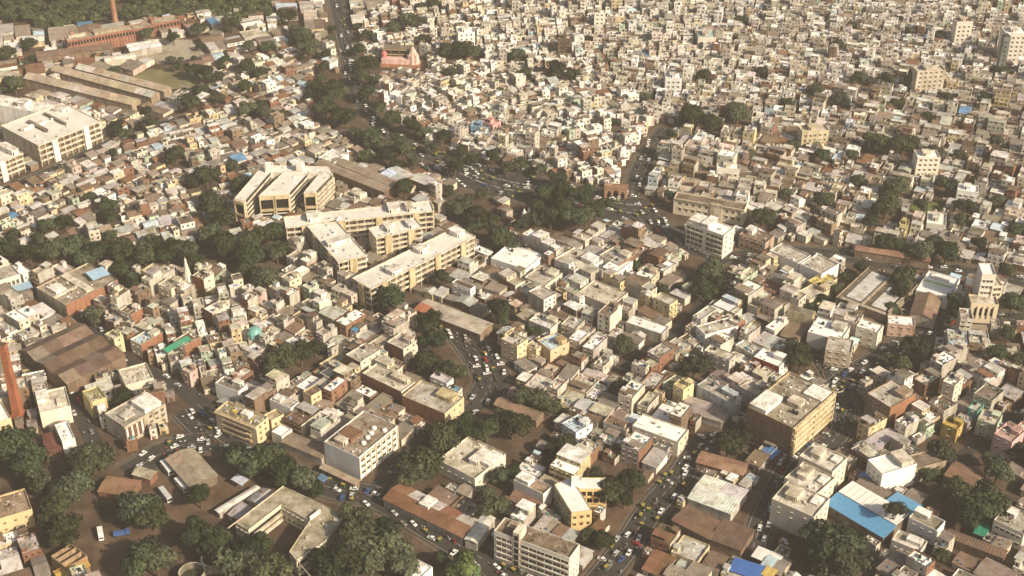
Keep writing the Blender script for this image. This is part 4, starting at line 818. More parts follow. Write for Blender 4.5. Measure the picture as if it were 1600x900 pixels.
# ------------------------------------------------------------------ houses told apart in the photo: roof corners, height, colours
BR = lambda f='AB', c=BRICK: {f: (c, 'brick')}
HAND = [
    ("concrete_house", "grey-cream house with a gravelled roof and yellow balcony front", (852, 446), (819, 433), (881, 427), 7.5, CREAM, R_CEM, None),
    ("concrete_house", "plain cube house with a bright white roof", (1018, 436), (993, 428), (1036, 425), 8, (.56, .50, .38), R_WHITE, None),
    ("concrete_house", "white house with paired dark windows beside an orange wall", (965, 426), (941, 417), (985, 406), 8, WHITE, R_WHITE, None),
    ("brick_house", "two-storey house with a bright orange side wall", (968, 413), (936, 398), (991, 399), 8.5, CREAM, R_GREY, BR('AC', TERRA)),
    ("concrete_house", "broad white house with a torn-looking terrace parapet", (910, 425), (866, 404), (932, 401), 7, WHITE, R_TAN, None),
    ("concrete_house", "long white roofed house with a balcony end below the gate trees", (822, 421), (767, 403), (857, 400), 6.5, WHITE, R_WHITE, None),
    ("concrete_house", "cream house with an L-shaped upper terrace and small dark windows", (955, 478), (902, 457), (978, 456), 8, CREAM, R_TAN, None),
    ("concrete_house", "long narrow house with a smooth white roof", (1034, 522), (978, 503), (1048, 511), 6.5, CEMENT, R_WHITE, None),
    ("concrete_house", "house with a pale sky-blue roof terrace", (860, 547), (839, 531), (884, 530), 9, (.62, .46, .30), R_SKY, None),
    ("concrete_house", "low house with a lilac-white raised roof beside the sky-blue terrace", (860, 514), (826, 500), (880, 503), 6.5, CREAM, (.70, .68, .70), None),
    ("concrete_house", "tall yellow house with an open stair frame above the parking street", (808, 541), (783, 529), (817, 526), 11.5, YELLOW, R_CEM, None),
    ("concrete_house", "yellow arched house front beside the sky-blue terrace", (838, 546), (822, 538), (846, 530), 8, YELLOW, R_TAN, None),
    ("brick_house", "long roofed house with a brown brick side and yellow front end", (695, 646), (628, 618), (729, 622), 9, YELLOW, R_CEM, BR('AB', (.30, .15, .09))),
    ("brick_house", "long house with a pale terrace and low brown brick flank", (627, 612), (566, 583), (640, 592), 8.5, CREAM, R_TAN, BR('AB', (.26, .14, .09))),
    ("brick_house", "house with an exposed red brick upper wall framed in cream", (630, 546), (604, 534), (651, 530), 10, CREAM, R_CEM, BR()),
    ("brick_house", "house with a red brick end wall in the market row", (563, 566), (540, 554), (597, 548), 10, CREAM, R_CEM, BR()),
    ("concrete_house", "house with a lilac roof cabin beside the parking street trees", (698, 599), (672, 588), (705, 589), 8.5, (.62, .58, .60), (.62, .58, .62), None),
    ("concrete_house", "small house under a turquoise blue roof sheet", (716, 612), (700, 606), (722, 606), 7, CREAM, (.14, .40, .56), None),
    ("concrete_house", "pale blue-white house with a smooth blank wall beside a bush", (900, 676), (878, 661), (918, 656), 7.5, (.66, .70, .74), R_SKY, None),
    ("concrete_house", "long cream shop building with a white roof and white end cabin", (1060, 691), (988, 665), (1076, 671), 9, (.64, .58, .46), R_WHITE, None),
    ("concrete_house", "pale yellow house with a scooped terrace wall", (1068, 609), (1052, 600), (1082, 597), 11, (.70, .60, .34), (.68, .58, .34), None),
    ("concrete_house", "house with a long pale blue peeling wall", (1144, 631), (1089, 601), (1157, 619), 9, (.52, .58, .64), R_CEM, None),
    ("concrete_house", "light grey house with one smooth tall side wall", (1140, 563), (1100, 547), (1148, 553), 10, (.58, .55, .50), R_TAN, None),
    ("concrete_house", "white roofed house edged with a bright red band", (1218, 573), (1178, 557), (1229, 557), 8.5, WHITE, R_WHITE, {'oAC': ((.58, .09, .06), 'wall'), 'AB': ((.58, .12, .08), 'wall')}),
    ("concrete_house", "white house with a sunken terrace and balcony posts", (1102, 523), (1088, 509), (1140, 496), 9, WHITE, (.60, .57, .50), None),
    ("brick_house", "house with a dark red brick top storey above the lane", (1152, 506), (1139, 499), (1160, 496), 10, CREAM, R_TAN, BR('AC', TERRA)),
    ("concrete_house", "grey rounded house with a blank wall near the golden block", (1180, 617), (1155, 603), (1196, 601), 9.5, (.52, .48, .43), R_TAN, None),
    ("concrete_house", "cream house with a red corner patch beside the hedge", (1265, 469), (1243, 457), (1302, 441), 6, (.62, .54, .36), R_TAN, None),
    ("brick_house", "brown four-storey house with a rusty brick flank by the roundabout road", (1392, 637), (1355, 614), (1429, 613), 12.5, (.36, .28, .21), R_CEM, BR('AC', (.32, .16, .09))),
    ("concrete_house", "tall pink house with a notched terrace", (1582, 691), (1553, 677), (1592, 669), 12.5, (.62, .40, .39), (.58, .40, .37), None),
    ("concrete_house", "pale green walled house beside the tall pink one", (1558, 665), (1527, 655), (1576, 651), 9, (.46, .54, .42), R_TAN, None),
    ("concrete_house", "slim tall cream house with a boxed roof room", (1492, 603), (1473, 595), (1502, 587), 15, CREAM, R_WHITE, None),
    ("concrete_house", "narrow teal walled house in a dark lane", (1528, 643), (1513, 637), (1535, 630), 10, (.14, .40, .34), R_CEM, None),
    ("concrete_house", "house with a mustard yellow washing terrace", (1496, 671), (1472, 661), (1512, 662), 8, (.5, .36, .12), (.5, .36, .1), None),
    ("brick_house", "brick house topped by a blue roof sheet in the old quarter", (220, 539), (203, 530), (254, 519), 9, CREAM, R_SKY, BR('AC', TERRA)),
    ("brick_house", "brown brick house with a plain gable above the lane of the old quarter", (205, 492), (186, 484), (213, 477), 9, CREAM, R_BROWN, BR('AC', (.30, .15, .09))),
    ("brick_house", "orange brick house among cream rooftops", (288, 541), (270, 532), (312, 525), 9, CREAM, R_BROWN, BR('AC', TERRA)),
    ("brick_house", "small bright brick gable in the old quarter", (332, 490), (318, 482), (350, 472), 9, CREAM, R_WHITE, BR('AB', TERRA)),
    ("brick_house", "dark orange brick house beside the temple lawn", (318, 437), (300, 430), (332, 426), 9, CREAM, R_BROWN, BR('AB', (.33, .14, .07))),
    ("concrete_house", "bulky cream house with a blank sunlit wall beside the white spire", (267, 452), (246, 444), (284, 436), 11, (.62, .55, .42), R_CEM, None),
    ("concrete_house", "pale green house at the corner of the shaded lane", (178, 530), (163, 522), (188, 520), 11, (.56, .56, .36), R_TAN, None),
    ("concrete_house", "white balcony house with a dark roof at the lane's end", (372, 612), (336, 598), (384, 600), 9, WHITE, R_DARK, None),
    ("concrete_house", "salmon pink house on the shaded lane", (296, 583), (284, 577), (306, 574), 9, PINK, R_TAN, None),
    ("concrete_house", "cream house with a curved top above the service lane of the market", (452, 440), (438, 432), (466, 428), 11, (.64, .57, .42), R_TAN, None),
    ("concrete_house", "mint house beside the market service lane", (483, 452), (472, 446), (490, 440), 9, (.52, .60, .48), R_TAN, None),
    ("concrete_house", "small white building with a long roof beside the front gate junction", (735, 452), (706, 441), (742, 446), 8, WHITE, R_BROWN, None),
    ("concrete_house", "white flats with a balcony grid by the roundabout junction", (1372, 520), (1338, 509), (1380, 508), 11, (.70, .64, .52), R_WHITE, None),
    ("concrete_house", "white house with a flaking terrace by the roundabout tree", (1314, 533), (1262, 518), (1325, 508), 9, (.62, .60, .56), R_WHITE, None),
    ("concrete_house", "cream corner house with round windows at the roundabout junction", (1330, 552), (1290, 545), (1338, 532), 10, (.50, .42, .33), R_CEM, None),
    ("concrete_house", "long salmon house behind the roundabout flats", (1430, 509), (1388, 505), (1440, 496), 8, (.52, .36, .29), R_WHITE, None),
]
FEATURES = []                                            # every individual house, for labels
def hand_house(nm, lab, A, Bp, C, h, wall, roof, sides):
    b = plain(nm, lab, "house", A, Bp, C, h, wall, roof, group="distinct houses", sides=sides, par=.7)
    b.frame = jit(CREAM, .1); nf = max(1, int(h / 3.3)); fh = h / nf
    for f in (b.AB, b.AC, b.opp(b.AC)):
        L = b.face(f)[0]; n = max(1, int(L / 4.2))
        if sides and f in [getattr(b, k) for k in sides if k[0] == 'A']: continue
        if f == b.AB and L > 14 and rng.random() < .5: continue      # blank party walls
        b.windows(f, n, nf, 1.0, 1.25, 1.0, fh)
    if rng.random() < .6 and min(b.w, b.d) > 5: b.roofbox(.1, .55, .45, .92, 2.3, jit(wall, .1))
    if rng.random() < .6: b.tank(.75, .7)
    if b.w * b.d > 60: b.clutter(4)
for H in HAND: hand_house(*H)
# hall with a grey roof beside the parking street; ribbed roof under the trees
b = shed("grey_hall", "wide grey sheet roofed hall with an orange patch above the parking street", (750, 522), (648, 483), (772, 507), 5.5, 1.2, 1, 'AB', (.42, .38, .32), BROWN, [(.42, .38, .32), (.42, .38, .32), (.38, .15, .08)], "the wide grey hall")
b = shed("ribbed_shed", "brown ribbed roof curving under the park trees", (838, 657), (772, 632), (848, 645), 4.5, 1.6, 1, 'AB', (.27, .19, .13), BROWN)
b = shed("tin_terrace", "grey tin roofed shed with torn sheets beside the pale blue wall", (1128, 660), (1062, 638), (1140, 640), 4, .8, 1, 'AB', (.33, .31, .28), CEMENT)
# white spire of the small temple, twin white shrine domes, teal tent
x, y = gp(295, 447); o = link("temple_spire", None, None, (x, y, 0)); tag(o, "slim white temple spire tapering above the old quarter", "spire"); LANDMARKS.append((x, y, "the white spire")); occ_disc(x, y, 4)
g = Geo(); g.box(-3, -3, 0, 3, 3, 3, (.62, .54, .4)); part("plinth", g, o)
g = Geo(); g.cyl(0, 0, 3.01, 2.6, 8, 2.3, WHITE, 'wall', 10); g.cyl(0, 0, 8.01, 2.0, 17, .5, (.68, .64, .56), 'wall', 10); part("shaft", g, o)
g = Geo(); g.cyl(0, 0, 17.01, .7, 17.8, .5, WHITE, 'wall', 8); g.cyl(0, 0, 17.81, .3, 19.5, .02, YELLOW, 'wall', 6); part("finial", g, o)
for i, (px, py) in enumerate(((819, 343), (827, 341))):
    x, y = gp(px, py); o = link("shrine", None, None, (x, y, 0)); tag(o, "small white shrine with a pointed dome among the junction trees", "shrine", "twin white shrines"); occ_disc(x, y, 3)
    g = Geo(); g.box(-1.6, -1.6, 0, 1.6, 1.6, 3, WHITE); part("cell", g, o)
    g = Geo(); g.cyl(0, 0, 3.01, 1.5, 5, 1.3, WHITE, 'wall', 8); g.cyl(0, 0, 5.01, 1.2, 7.6, .1, WHITE, 'wall', 8); part("dome", g, o)
x, y = gp(400, 541); o = link("teal_tarpaulin", None, None, (x, y, 0)); tag(o, "teal tarpaulin draped over a roof frame in the old quarter", "tarpaulin"); occ_disc(x, y, 4)
g = Geo()
for k in range(10):
    a, c = 2 * math.pi * k / 10, 2 * math.pi * (k + 1) / 10
    rr = [4.2, 3.9, 2.4, 0.02]; zz = [7, 9.5, 11.2, 11.6]
    for j in range(3): g.face([(rr[j] * math.cos(a), rr[j] * math.sin(a), zz[j]), (rr[j] * math.cos(c), rr[j] * math.sin(c), zz[j]), (rr[j + 1] * math.cos(c), rr[j + 1] * math.sin(c), zz[j + 1]), (rr[j + 1] * math.cos(a), rr[j + 1] * math.sin(a), zz[j + 1])], jit((.17, .38, .35), .08), 'paint')
part("sheet", g, o)
g = Geo(); g.box(-3, -3, 0, 3, 3, 6.9, CREAM); part("house_base", g, o)
# far landmarks in the top right
for nm, lab, A, Bp, C, h, w_, r_ in (
    ("tower_block", "tall pale tower block behind a bluish dark glass tower", (1572, 52), (1606, 52), (1574, 42), 26, (.64, .60, .53), R_WHITE),
    ("tower_block", "bluish dark glass tower in front of the far pale tower block", (1569, 58), (1580, 58), (1570, 54), 30, (.16, .18, .18), R_DARK),
    ("tower_block", "white six-storey tower with a red roof line in the far city", (1496, 34), (1521, 33), (1498, 27), 20, (.62, .58, .5), (.36, .2, .16)),
    ("tower_block", "cream block with many window rows behind round trees", (1434, 112), (1478, 109), (1438, 103), 17, (.56, .50, .41), R_TAN),
    ("tower_block", "white far block with a single dark window", (929, 20), (946, 20), (930, 16), 14, (.74, .70, .62), R_WHITE),
    ("tower_block", "dark brown far block with a pale roof line", (872, 60), (894, 60), (874, 55), 16, (.14, .10, .075), R_TAN),
    ("tower_block", "far block under a light blue roof sheet", (1091, 58), (1119, 58), (1095, 46), 10, CREAM, (.50, .68, .74)),
    ("tower_block", "yellow far block with white upper floor", (1254, 206), (1296, 203), (1258, 195), 12, (.58, .51, .36), R_TAN),
    ("tower_block", "sky blue far house beside a pink one", (735, 196), (760, 201), (738, 187), 6, (.32, .5, .66), (.36, .54, .68)),
    ("tower_block", "pink far house beside a sky blue one", (752, 190), (770, 196), (760, 181), 8, (.6, .36, .34), (.58, .36, .33)),
    ("tower_block", "white far blocks edge beside dark trees", (716, 52), (742, 50), (718, 44), 14, WHITE, R_WHITE),
    ("tower_block", "grey-white far block with a cut corner", (1040, 122), (1066, 122), (1044, 114), 12, (.62, .62, .6), R_WHITE),
    ("tower_block", "white walled building with a bright sunlit front in the mixed quarter", (1120, 262), (1156, 264), (1124, 255), 10, (.70, .66, .58), R_WHITE),
    ("tower_block", "bright white block beside the lawn and trees", (1434, 246), (1470, 246), (1438, 234), 14, (.72, .66, .56), R_WHITE),
    ("tower_block", "white roofed hall beside the small lawn", (1496, 296), (1528, 301), (1502, 286), 9, WHITE, R_WHITE),
    ("tower_block", "green and white roofed court beside the long brown shed", (1448, 348), (1478, 352), (1456, 330), 6, (.62, .60, .54), (.74, .74, .7)),
    ("tower_block", "mustard walled house beside the green and white court", (1406, 350), (1420, 352), (1412, 342), 9, (.62, .55, .28), (.62, .55, .3)),
):
    b = plain(nm, lab, "building", A, Bp, C, h, w_, r_); nf = int(h / 3.4)
    for f in (b.AB, b.opp(b.AC)):
        n = max(1, int(b.face(f)[0] / 3.6)); b.windows(f, n, nf, 1.2, 1.3, 1.2, 3.4, frame=tuple(x * .9 for x in w_))
    b.roofbox(.3, .3, .6, .8, 2.4, jit(w_, .1))
# ------------------------------------------------------------------ trees: crown centre and radius in photo pixels
TREES = [(46, 66, 14), (10, 80, 16), (48, 92, 10), (22, 130, 22), (310, 43, 15), (361, 36, 15), (270, 57, 13), (228, 52, 13), (178, 108, 11), (313, 72, 8), (267, 92, 9), (282, 93, 8), (303, 90, 7), (350, 93, 9), (345, 103, 8), (276, 105, 9), (322, 112, 20), (302, 110, 15), (340, 118, 13), (385, 102, 18), (390, 72, 12), (312, 137, 13), (385, 135, 15), (298, 157, 19), (340, 155, 14), (385, 170, 17), (229, 172, 9), (182, 198, 16), (196, 208, 12), (234, 190, 14), (404, 165, 14),
    (420, 70, 14), (450, 22, 18), (468, 55, 18), (482, 76, 19), (460, 48, 14), (572, 55, 11), (560, 76, 12), (575, 97, 20), (563, 117, 17), (507, 101, 12), (520, 140, 24), (508, 168, 24), (540, 182, 22), (574, 142, 18), (592, 166, 18), (580, 212, 22), (612, 182, 17), (640, 196, 15), (662, 205, 13), (692, 211, 13), (630, 232, 20), (603, 226, 14), (655, 10, 9), (678, 5, 13), (640, 30, 18), (615, 42, 15), (662, 60, 12), (720, 75, 20), (697, 76, 17), (740, 80, 13), (800, 86, 10), (416, 175, 14), (405, 112, 12), (440, 176, 10), (480, 152, 11), (703, 110, 11), (515, 60, 9), (500, 120, 10),
    (820, 112, 13), (872, 104, 18), (893, 115, 14), (811, 83, 13), (1101, 116, 13), (1080, 180, 21), (1110, 190, 17), (1152, 173, 19), (870, 191, 8), (1275, 140, 14), (1312, 155, 12), (1345, 120, 13), (1385, 121, 13), (1432, 116, 16), (1310, 68, 11), (1422, 48, 8), (1470, 53, 9), (1370, 222, 18), (1410, 223, 22), (1460, 236, 14), (1330, 240, 11), (1285, 240, 12), (1240, 225, 9),
    (274, 239, 20), (177, 238, 11), (322, 272, 22), (300, 281, 14), (362, 256, 13), (375, 286, 15), (168, 321, 18), (172, 336, 16), (140, 305, 10), (70, 351, 15), (100, 346, 15), (330, 310, 23), (345, 335, 26),
    (10, 386, 22), (45, 393, 22), (80, 386, 24), (115, 381, 24), (150, 391, 26), (190, 386, 26), (225, 396, 24), (260, 391, 24), (290, 386, 22), (190, 418, 18), (212, 438, 18), (350, 381, 27), (385, 376, 26), (420, 366, 24), (395, 402, 26), (410, 432, 23), (380, 422, 18), (432, 391, 20), (330, 362, 20),
    (632, 291, 19), (645, 251, 14), (600, 241, 17), (572, 241, 15), (710, 256, 20), (702, 296, 11), (720, 321, 22), (745, 331, 20), (780, 366, 24), (690, 431, 17), (608, 465, 24), (815, 255, 15), (770, 241, 15), (736, 246, 13), (845, 263, 13), (850, 301, 18), (880, 299, 23), (910, 306, 23), (860, 336, 24), (900, 341, 24), (930, 326, 19), (840, 321, 17), (812, 352, 13), (870, 280, 16), (1050, 306, 12), (1190, 336, 20), (993, 412, 10), (1110, 422, 25), (1100, 450, 20), (1122, 442, 18), (1060, 446, 9), (1036, 452, 12),
    (1285, 311, 15), (1400, 291, 20), (1385, 321, 22), (1440, 319, 13), (1505, 321, 13), (1500, 341, 11), (1480, 286, 15), (1530, 280, 12), (1380, 376, 17), (1402, 381, 15), (1440, 389, 20), (1480, 391, 20), (1460, 379, 16), (1410, 431, 23), (1407, 457, 17), (1392, 482, 14), (1585, 356, 13), (1560, 311, 12), (1285, 466, 13), (1305, 450, 13), (1325, 433, 13), (1345, 416, 13), (1270, 480, 11), (1495, 471, 18), (1502, 492, 17), (1582, 471, 23), (1572, 421, 15), (1530, 380, 12), (1360, 345, 14),
    (145, 491, 20), (190, 618, 18), (780, 484, 27), (612, 458, 20), (670, 501, 22), (676, 530, 21), (665, 560, 23), (692, 576, 21), (712, 582, 18), (652, 566, 15), (440, 561, 26), (470, 551, 23), (424, 577, 18), (492, 541, 18), (975, 536, 18), (836, 516, 11), (1085, 571, 20), (1102, 566, 16), (968, 601, 16), (845, 622, 22), (818, 617, 21), (858, 632, 18), (800, 662, 24), (760, 667, 24), (722, 666, 22), (690, 682, 23), (672, 684, 17), (785, 650, 17),
    (1250, 561, 22), (1245, 544, 18), (1430, 541, 23), (1412, 571, 18), (1395, 560, 13), (1560, 551, 20), (1590, 562, 17), (1575, 520, 15),
    (20, 692, 32), (44, 722, 30), (130, 722, 34), (155, 710, 26), (110, 762, 28), (86, 792, 30), (100, 832, 26), (60, 750, 22), (212, 792, 31), (238, 802, 26), (312, 776, 20), (222, 868, 32), (244, 878, 26), (308, 832, 25), (340, 842, 27), (384, 862, 33), (366, 884, 30), (402, 850, 22), (424, 892, 34), (388, 722, 27), (412, 716, 31), (442, 733, 27), (472, 748, 23), (492, 762, 17), (368, 702, 19),
    (560, 842, 40), (582, 864, 40), (602, 832, 32), (536, 872, 36), (622, 872, 30), (516, 884, 32), (556, 812, 26), (660, 720, 29), (640, 742, 22), (768, 792, 22), (760, 768, 15), (800, 737, 19), (782, 742, 19), (690, 872, 16), (880, 692, 20), (866, 704, 16), (985, 752, 27), (960, 762, 23), (976, 776, 20), (932, 740, 17), (1138, 692, 25), (1152, 684, 23), (940, 842, 20), (922, 836, 15),
    (1300, 852, 38), (1314, 872, 36), (1280, 842, 26), (1330, 850, 24), (1399, 796, 17), (1520, 792, 32), (1542, 780, 30), (1500, 770, 25), (1470, 702, 23), (1450, 742, 17), (1560, 732, 23), (1545, 714, 16), (1590, 702, 20), (1470, 872, 16), (1060, 580, 9), (1330, 470, 10), (560, 480, 9),
    (490, 135, 14), (556, 206, 14), (622, 216, 13), (676, 228, 12), (720, 234, 12), (792, 262, 12), (752, 302, 12), (740, 352, 17), (766, 342, 17), (800, 382, 13), (836, 340, 17), (880, 322, 20), (915, 334, 19), (947, 318, 12), (60, 372, 15), (130, 405, 19), (240, 374, 15), (300, 405, 17), (170, 366, 12), (20, 365, 12), (508, 84, 9), (518, 44, 8), (560, 40, 8), (585, 125, 12), (620, 255, 11), (950, 95, 8), (1010, 150, 8), (1190, 110, 9), (1230, 160, 10), (1400, 160, 10), (1480, 150, 9), (1540, 150, 10), (1560, 220, 11), (1500, 240, 10), (1170, 240, 9), (1230, 300, 11), (1340, 280, 11), (1050, 210, 8), (960, 190, 8), (780, 140, 8), (1330, 40, 8), (1160, 30, 8), (1570, 110, 9), (1450, 180, 9), (920, 60, 7)]
BRIGHT = [(725, 886, 24), (742, 892, 16)]
def crown_geo(r, n, leaf, lobes, mat='leaf', seed=0):
    """leaf sprays spread through several overlapping lobes; unit crown, radius 1, bottom at z = -0.6"""
    q = random.Random(seed); g = Geo(); L = []
    for i in range(lobes):
        a = q.uniform(0, 6.28); d = q.uniform(.15, .62) if i else 0
        L.append((d * math.cos(a), d * math.sin(a), q.uniform(-.25, .30) if i else .12, q.uniform(.26, .50) if i else .58, q.uniform(.65, 1.4)))
    for i in range(n):
        cx, cy, cz, cr, tone = L[q.randrange(lobes)]
        u = q.uniform(-.75, 1); a = q.uniform(0, 6.283); rr = cr * (q.random() ** .25); s = math.sqrt(1 - u * u)
        x, y, z = cx + rr * s * math.cos(a), cy + rr * s * math.sin(a), cz + rr * u * .82
        nx, ny, nz = s * math.cos(a) + q.uniform(-.6, .6), s * math.sin(a) + q.uniform(-.6, .6), u + q.uniform(-.3, .7); l = math.sqrt(nx * nx + ny * ny + nz * nz) or 1; nx, ny, nz = nx / l, ny / l, nz / l
        t = q.uniform(0, 6.28); ax, ay, az = math.cos(t), math.sin(t), q.uniform(-.5, .5)
        tx, ty, tz = ny * az - nz * ay, nz * ax - nx * az, nx * ay - ny * ax; l = math.sqrt(tx * tx + ty * ty + tz * tz) or 1; tx, ty, tz = tx / l, ty / l, tz / l
        bx, by, bz = ny * tz - nz * ty, nz * tx - nx * tz, nx * ty - ny * tx
        e = leaf * q.uniform(.6, 1.4); f = e * q.uniform(.45, .8); k = q.uniform(.6, 1.45) * tone
        c = (k * q.uniform(.92, 1.1), k, k * q.uniform(.8, 1.1))
        g.face([(x - tx * e, y - ty * e, z - tz * e), (x + bx * f, y + by * f, z + bz * f), (x + tx * e, y + ty * e, z + tz * e), (x - bx * f, y - by * f, z - bz * f)], c, mat)
    return g
def trunk_geo(seed):
    q = random.Random(seed); g = Geo(); g.cyl(0, 0, 0, .075, .5, .05, (1, 1, 1), 'bark', 7, False)
    for i in range(5):                                   # limbs fan out into the crown
        a = i * 1.26 + q.uniform(-.4, .4); d = q.uniform(.3, .6); z1 = q.uniform(.7, 1.05); ca, sa = math.cos(a), math.sin(a)
        p = [(0, 0, .42, .04), (d * .5 * ca, d * .5 * sa, .42 + (z1 - .42) * .6, .028), (d * ca, d * sa, z1, .012)]
        for j in (0, 1):
            (x0, y0, z0, r0), (x1, y1, zz, r1) = p[j], p[j + 1]
            for k in range(4):
                b0, b1 = k * 1.571, (k + 1) * 1.571
                g.face([(x0 + r0 * math.cos(b0), y0 + r0 * math.sin(b0), z0), (x0 + r0 * math.cos(b1), y0 + r0 * math.sin(b1), z0), (x1 + r1 * math.cos(b1), y1 + r1 * math.sin(b1), zz), (x1 + r1 * math.cos(b0), y1 + r1 * math.sin(b0), zz)], (1, 1, 1), 'bark')
    return g
CROWNS = [crown_geo(1, 2600, .085, rng.randint(8, 15), seed=s).mesh("crown") for s in range(9)]
CROWN_B = crown_geo(1, 2600, .085, 8, 'leaf_bright', 77).mesh("crown")
TRUNKS = [trunk_geo(s).mesh("trunk") for s in range(4)]
TREE_POS = []
def put_tree(px, py, r, bright=False):
    rm = r / scale_at(py) * (1.30 if py > 660 and r > 21 else 1.28 if px > 1000 and py < 400 else 1.06 if py < 260 else 1.12); zc = max(3.0, min(9.5, rm * 1.05)) if (px, py) != (1399, 796) else 12.5
    x, y = gp(px, py, zc); TREE_POS.append((x, y, rm, zc, bright)); occ_disc(x, y, rm * .9)
for t in TREES: put_tree(*t)
for t in BRIGHT: put_tree(*t, True)
def near_landmark(x, y, used=None):
    return min(LANDMARKS, key=lambda l: (l[0] - x) ** 2 + (l[1] - y) ** 2)
seen_labels = {}
for i, (x, y, rm, zc, br) in enumerate(TREE_POS):
    q = random.Random(i); o = link("broadleaf_tree", None, None, (x, y, 0), q.uniform(0, 6.28))
    lm = near_landmark(x, y); dist = math.hypot(lm[0] - x, lm[1] - y)
    size = "small" if rm < 4.5 else "broad" if rm < 7.5 else "very broad"
    lab = f"{size} {'bright' if br else 'dark'} green tree {'close to' if dist < 35 else 'a little way from' if dist < 80 else 'some way from'} {lm[2]}"
    if lab in seen_labels:                               # say what it stands between
        l2 = sorted(LANDMARKS, key=lambda l: (l[0] - x) ** 2 + (l[1] - y) ** 2)[1 + i % 2]
        if l2[2] != lm[2]: lab = " ".join(f"{size} {('round', 'spreading', 'ragged')[i % 3]} tree between {lm[2]} and {l2[2]}".split()[:16])
    seen_labels[lab] = 1
    tag(o, lab, "tree", "trees")
    k = q.randrange(9); c = link("crown", CROWN_B if br else CROWNS[k], o); c.location = (0, 0, zc); c.scale = (rm * q.uniform(.95, 1.12), rm * q.uniform(.95, 1.12), rm * q.uniform(.78, 1.0))
    t = link("trunk", TRUNKS[q.randrange(4)], o); t.scale = (rm * .9, rm * .9, zc * 1.12)
# the wood beyond the mill: nobody could count it
g = Geo(); low = [crown_geo(1, 330, .2, 6, seed=300 + s) for s in range(6)]
q = random.Random(5)
for i in range(900):
    px, py = q.uniform(-40, 420), q.uniform(-46, 40)
    if 70 < px < 300 and py > 38 - (px - 70) * .09: continue
    if py > 26 and (px > 300 or px < 60): continue
    r = q.uniform(3.2, 6.0); x, y = gp(px, py, 5); c = low[q.randrange(6)]; h = Geo(); h.v = [(a * r, b_ * r, d * r * .9) for a, b_, d in c.v]; h.f, h.c, h.m = c.f, c.c, c.m
    k = q.uniform(.8, 1.5); h.c = [(a * k, b_ * k * 1.08, d * k) for a, b_, d in c.c]
    if not taken(x, y): g.add(h, q.uniform(0, 6), x, y, r * .75)
tag(part("wood", g, None), "dense green wood beyond the red brick mill", "wood", kind="stuff")
for px, py in ((-40, -50), (420, -50), (420, 20), (300, 24), (70, 44), (-40, 20)): pass
occ_poly([gp(*p) for p in ((-60, -70), (440, -70), (420, 22), (300, 24), (240, 30), (75, 46), (-60, 24))])
# ------------------------------------------------------------------ the dense fabric of houses between the named ones
# ground under the trees and round the parks stays open
for P in ([(0, 675), (175, 690), (215, 735), (255, 800), (150, 850), (110, 850), (60, 790), (0, 765)], [(345, 695), (505, 765), (540, 780), (400, 760), (300, 800)], [(280, 800), (400, 830), (440, 790), (640, 810), (720, 905), (190, 905), (240, 850)],
        [(640, 690), (740, 650), (880, 650), (850, 690), (800, 750), (700, 760), (640, 760)], [(1245, 815), (1285, 812), (1370, 870), (1360, 905), (1240, 905)], [(1440, 690), (1500, 690), (1560, 740), (1590, 800), (1480, 830), (1440, 760)], [(800, 330), (840, 280), (950, 300), (950, 345), (880, 365), (820, 370)], [(0, 392), (330, 386), (440, 376), (450, 400), (420, 445), (370, 435), (320, 410), (0, 412)], [(690, 300), (760, 300), (800, 370), (760, 385), (700, 345)], [(640, 540), (690, 550), (740, 600), (700, 598), (645, 585)], [(1270, 485), (1290, 480), (1360, 405), (1340, 400)], [(1380, 400), (1430, 400), (1425, 480), (1385, 500)],
        [(1040, 332), (1165, 352), (1178, 367), (1060, 352)], [(940, 320), (1040, 320), (1060, 360), (1020, 350), (950, 340)], [(930, 730), (1005, 735), (1000, 790), (930, 800)], [(1120, 665), (1168, 665), (1165, 720), (1110, 715)], [(495, 110), (545, 120), (600, 230), (540, 205), (490, 180)], [(1395, 525), (1460, 525), (1440, 585), (1385, 580)], [(1060, 410), (1140, 410), (1130, 465), (1085, 465)], [(270, 650), (335, 650), (345, 700), (270, 700)]):
    occ_poly([gp(*p) for p in P])
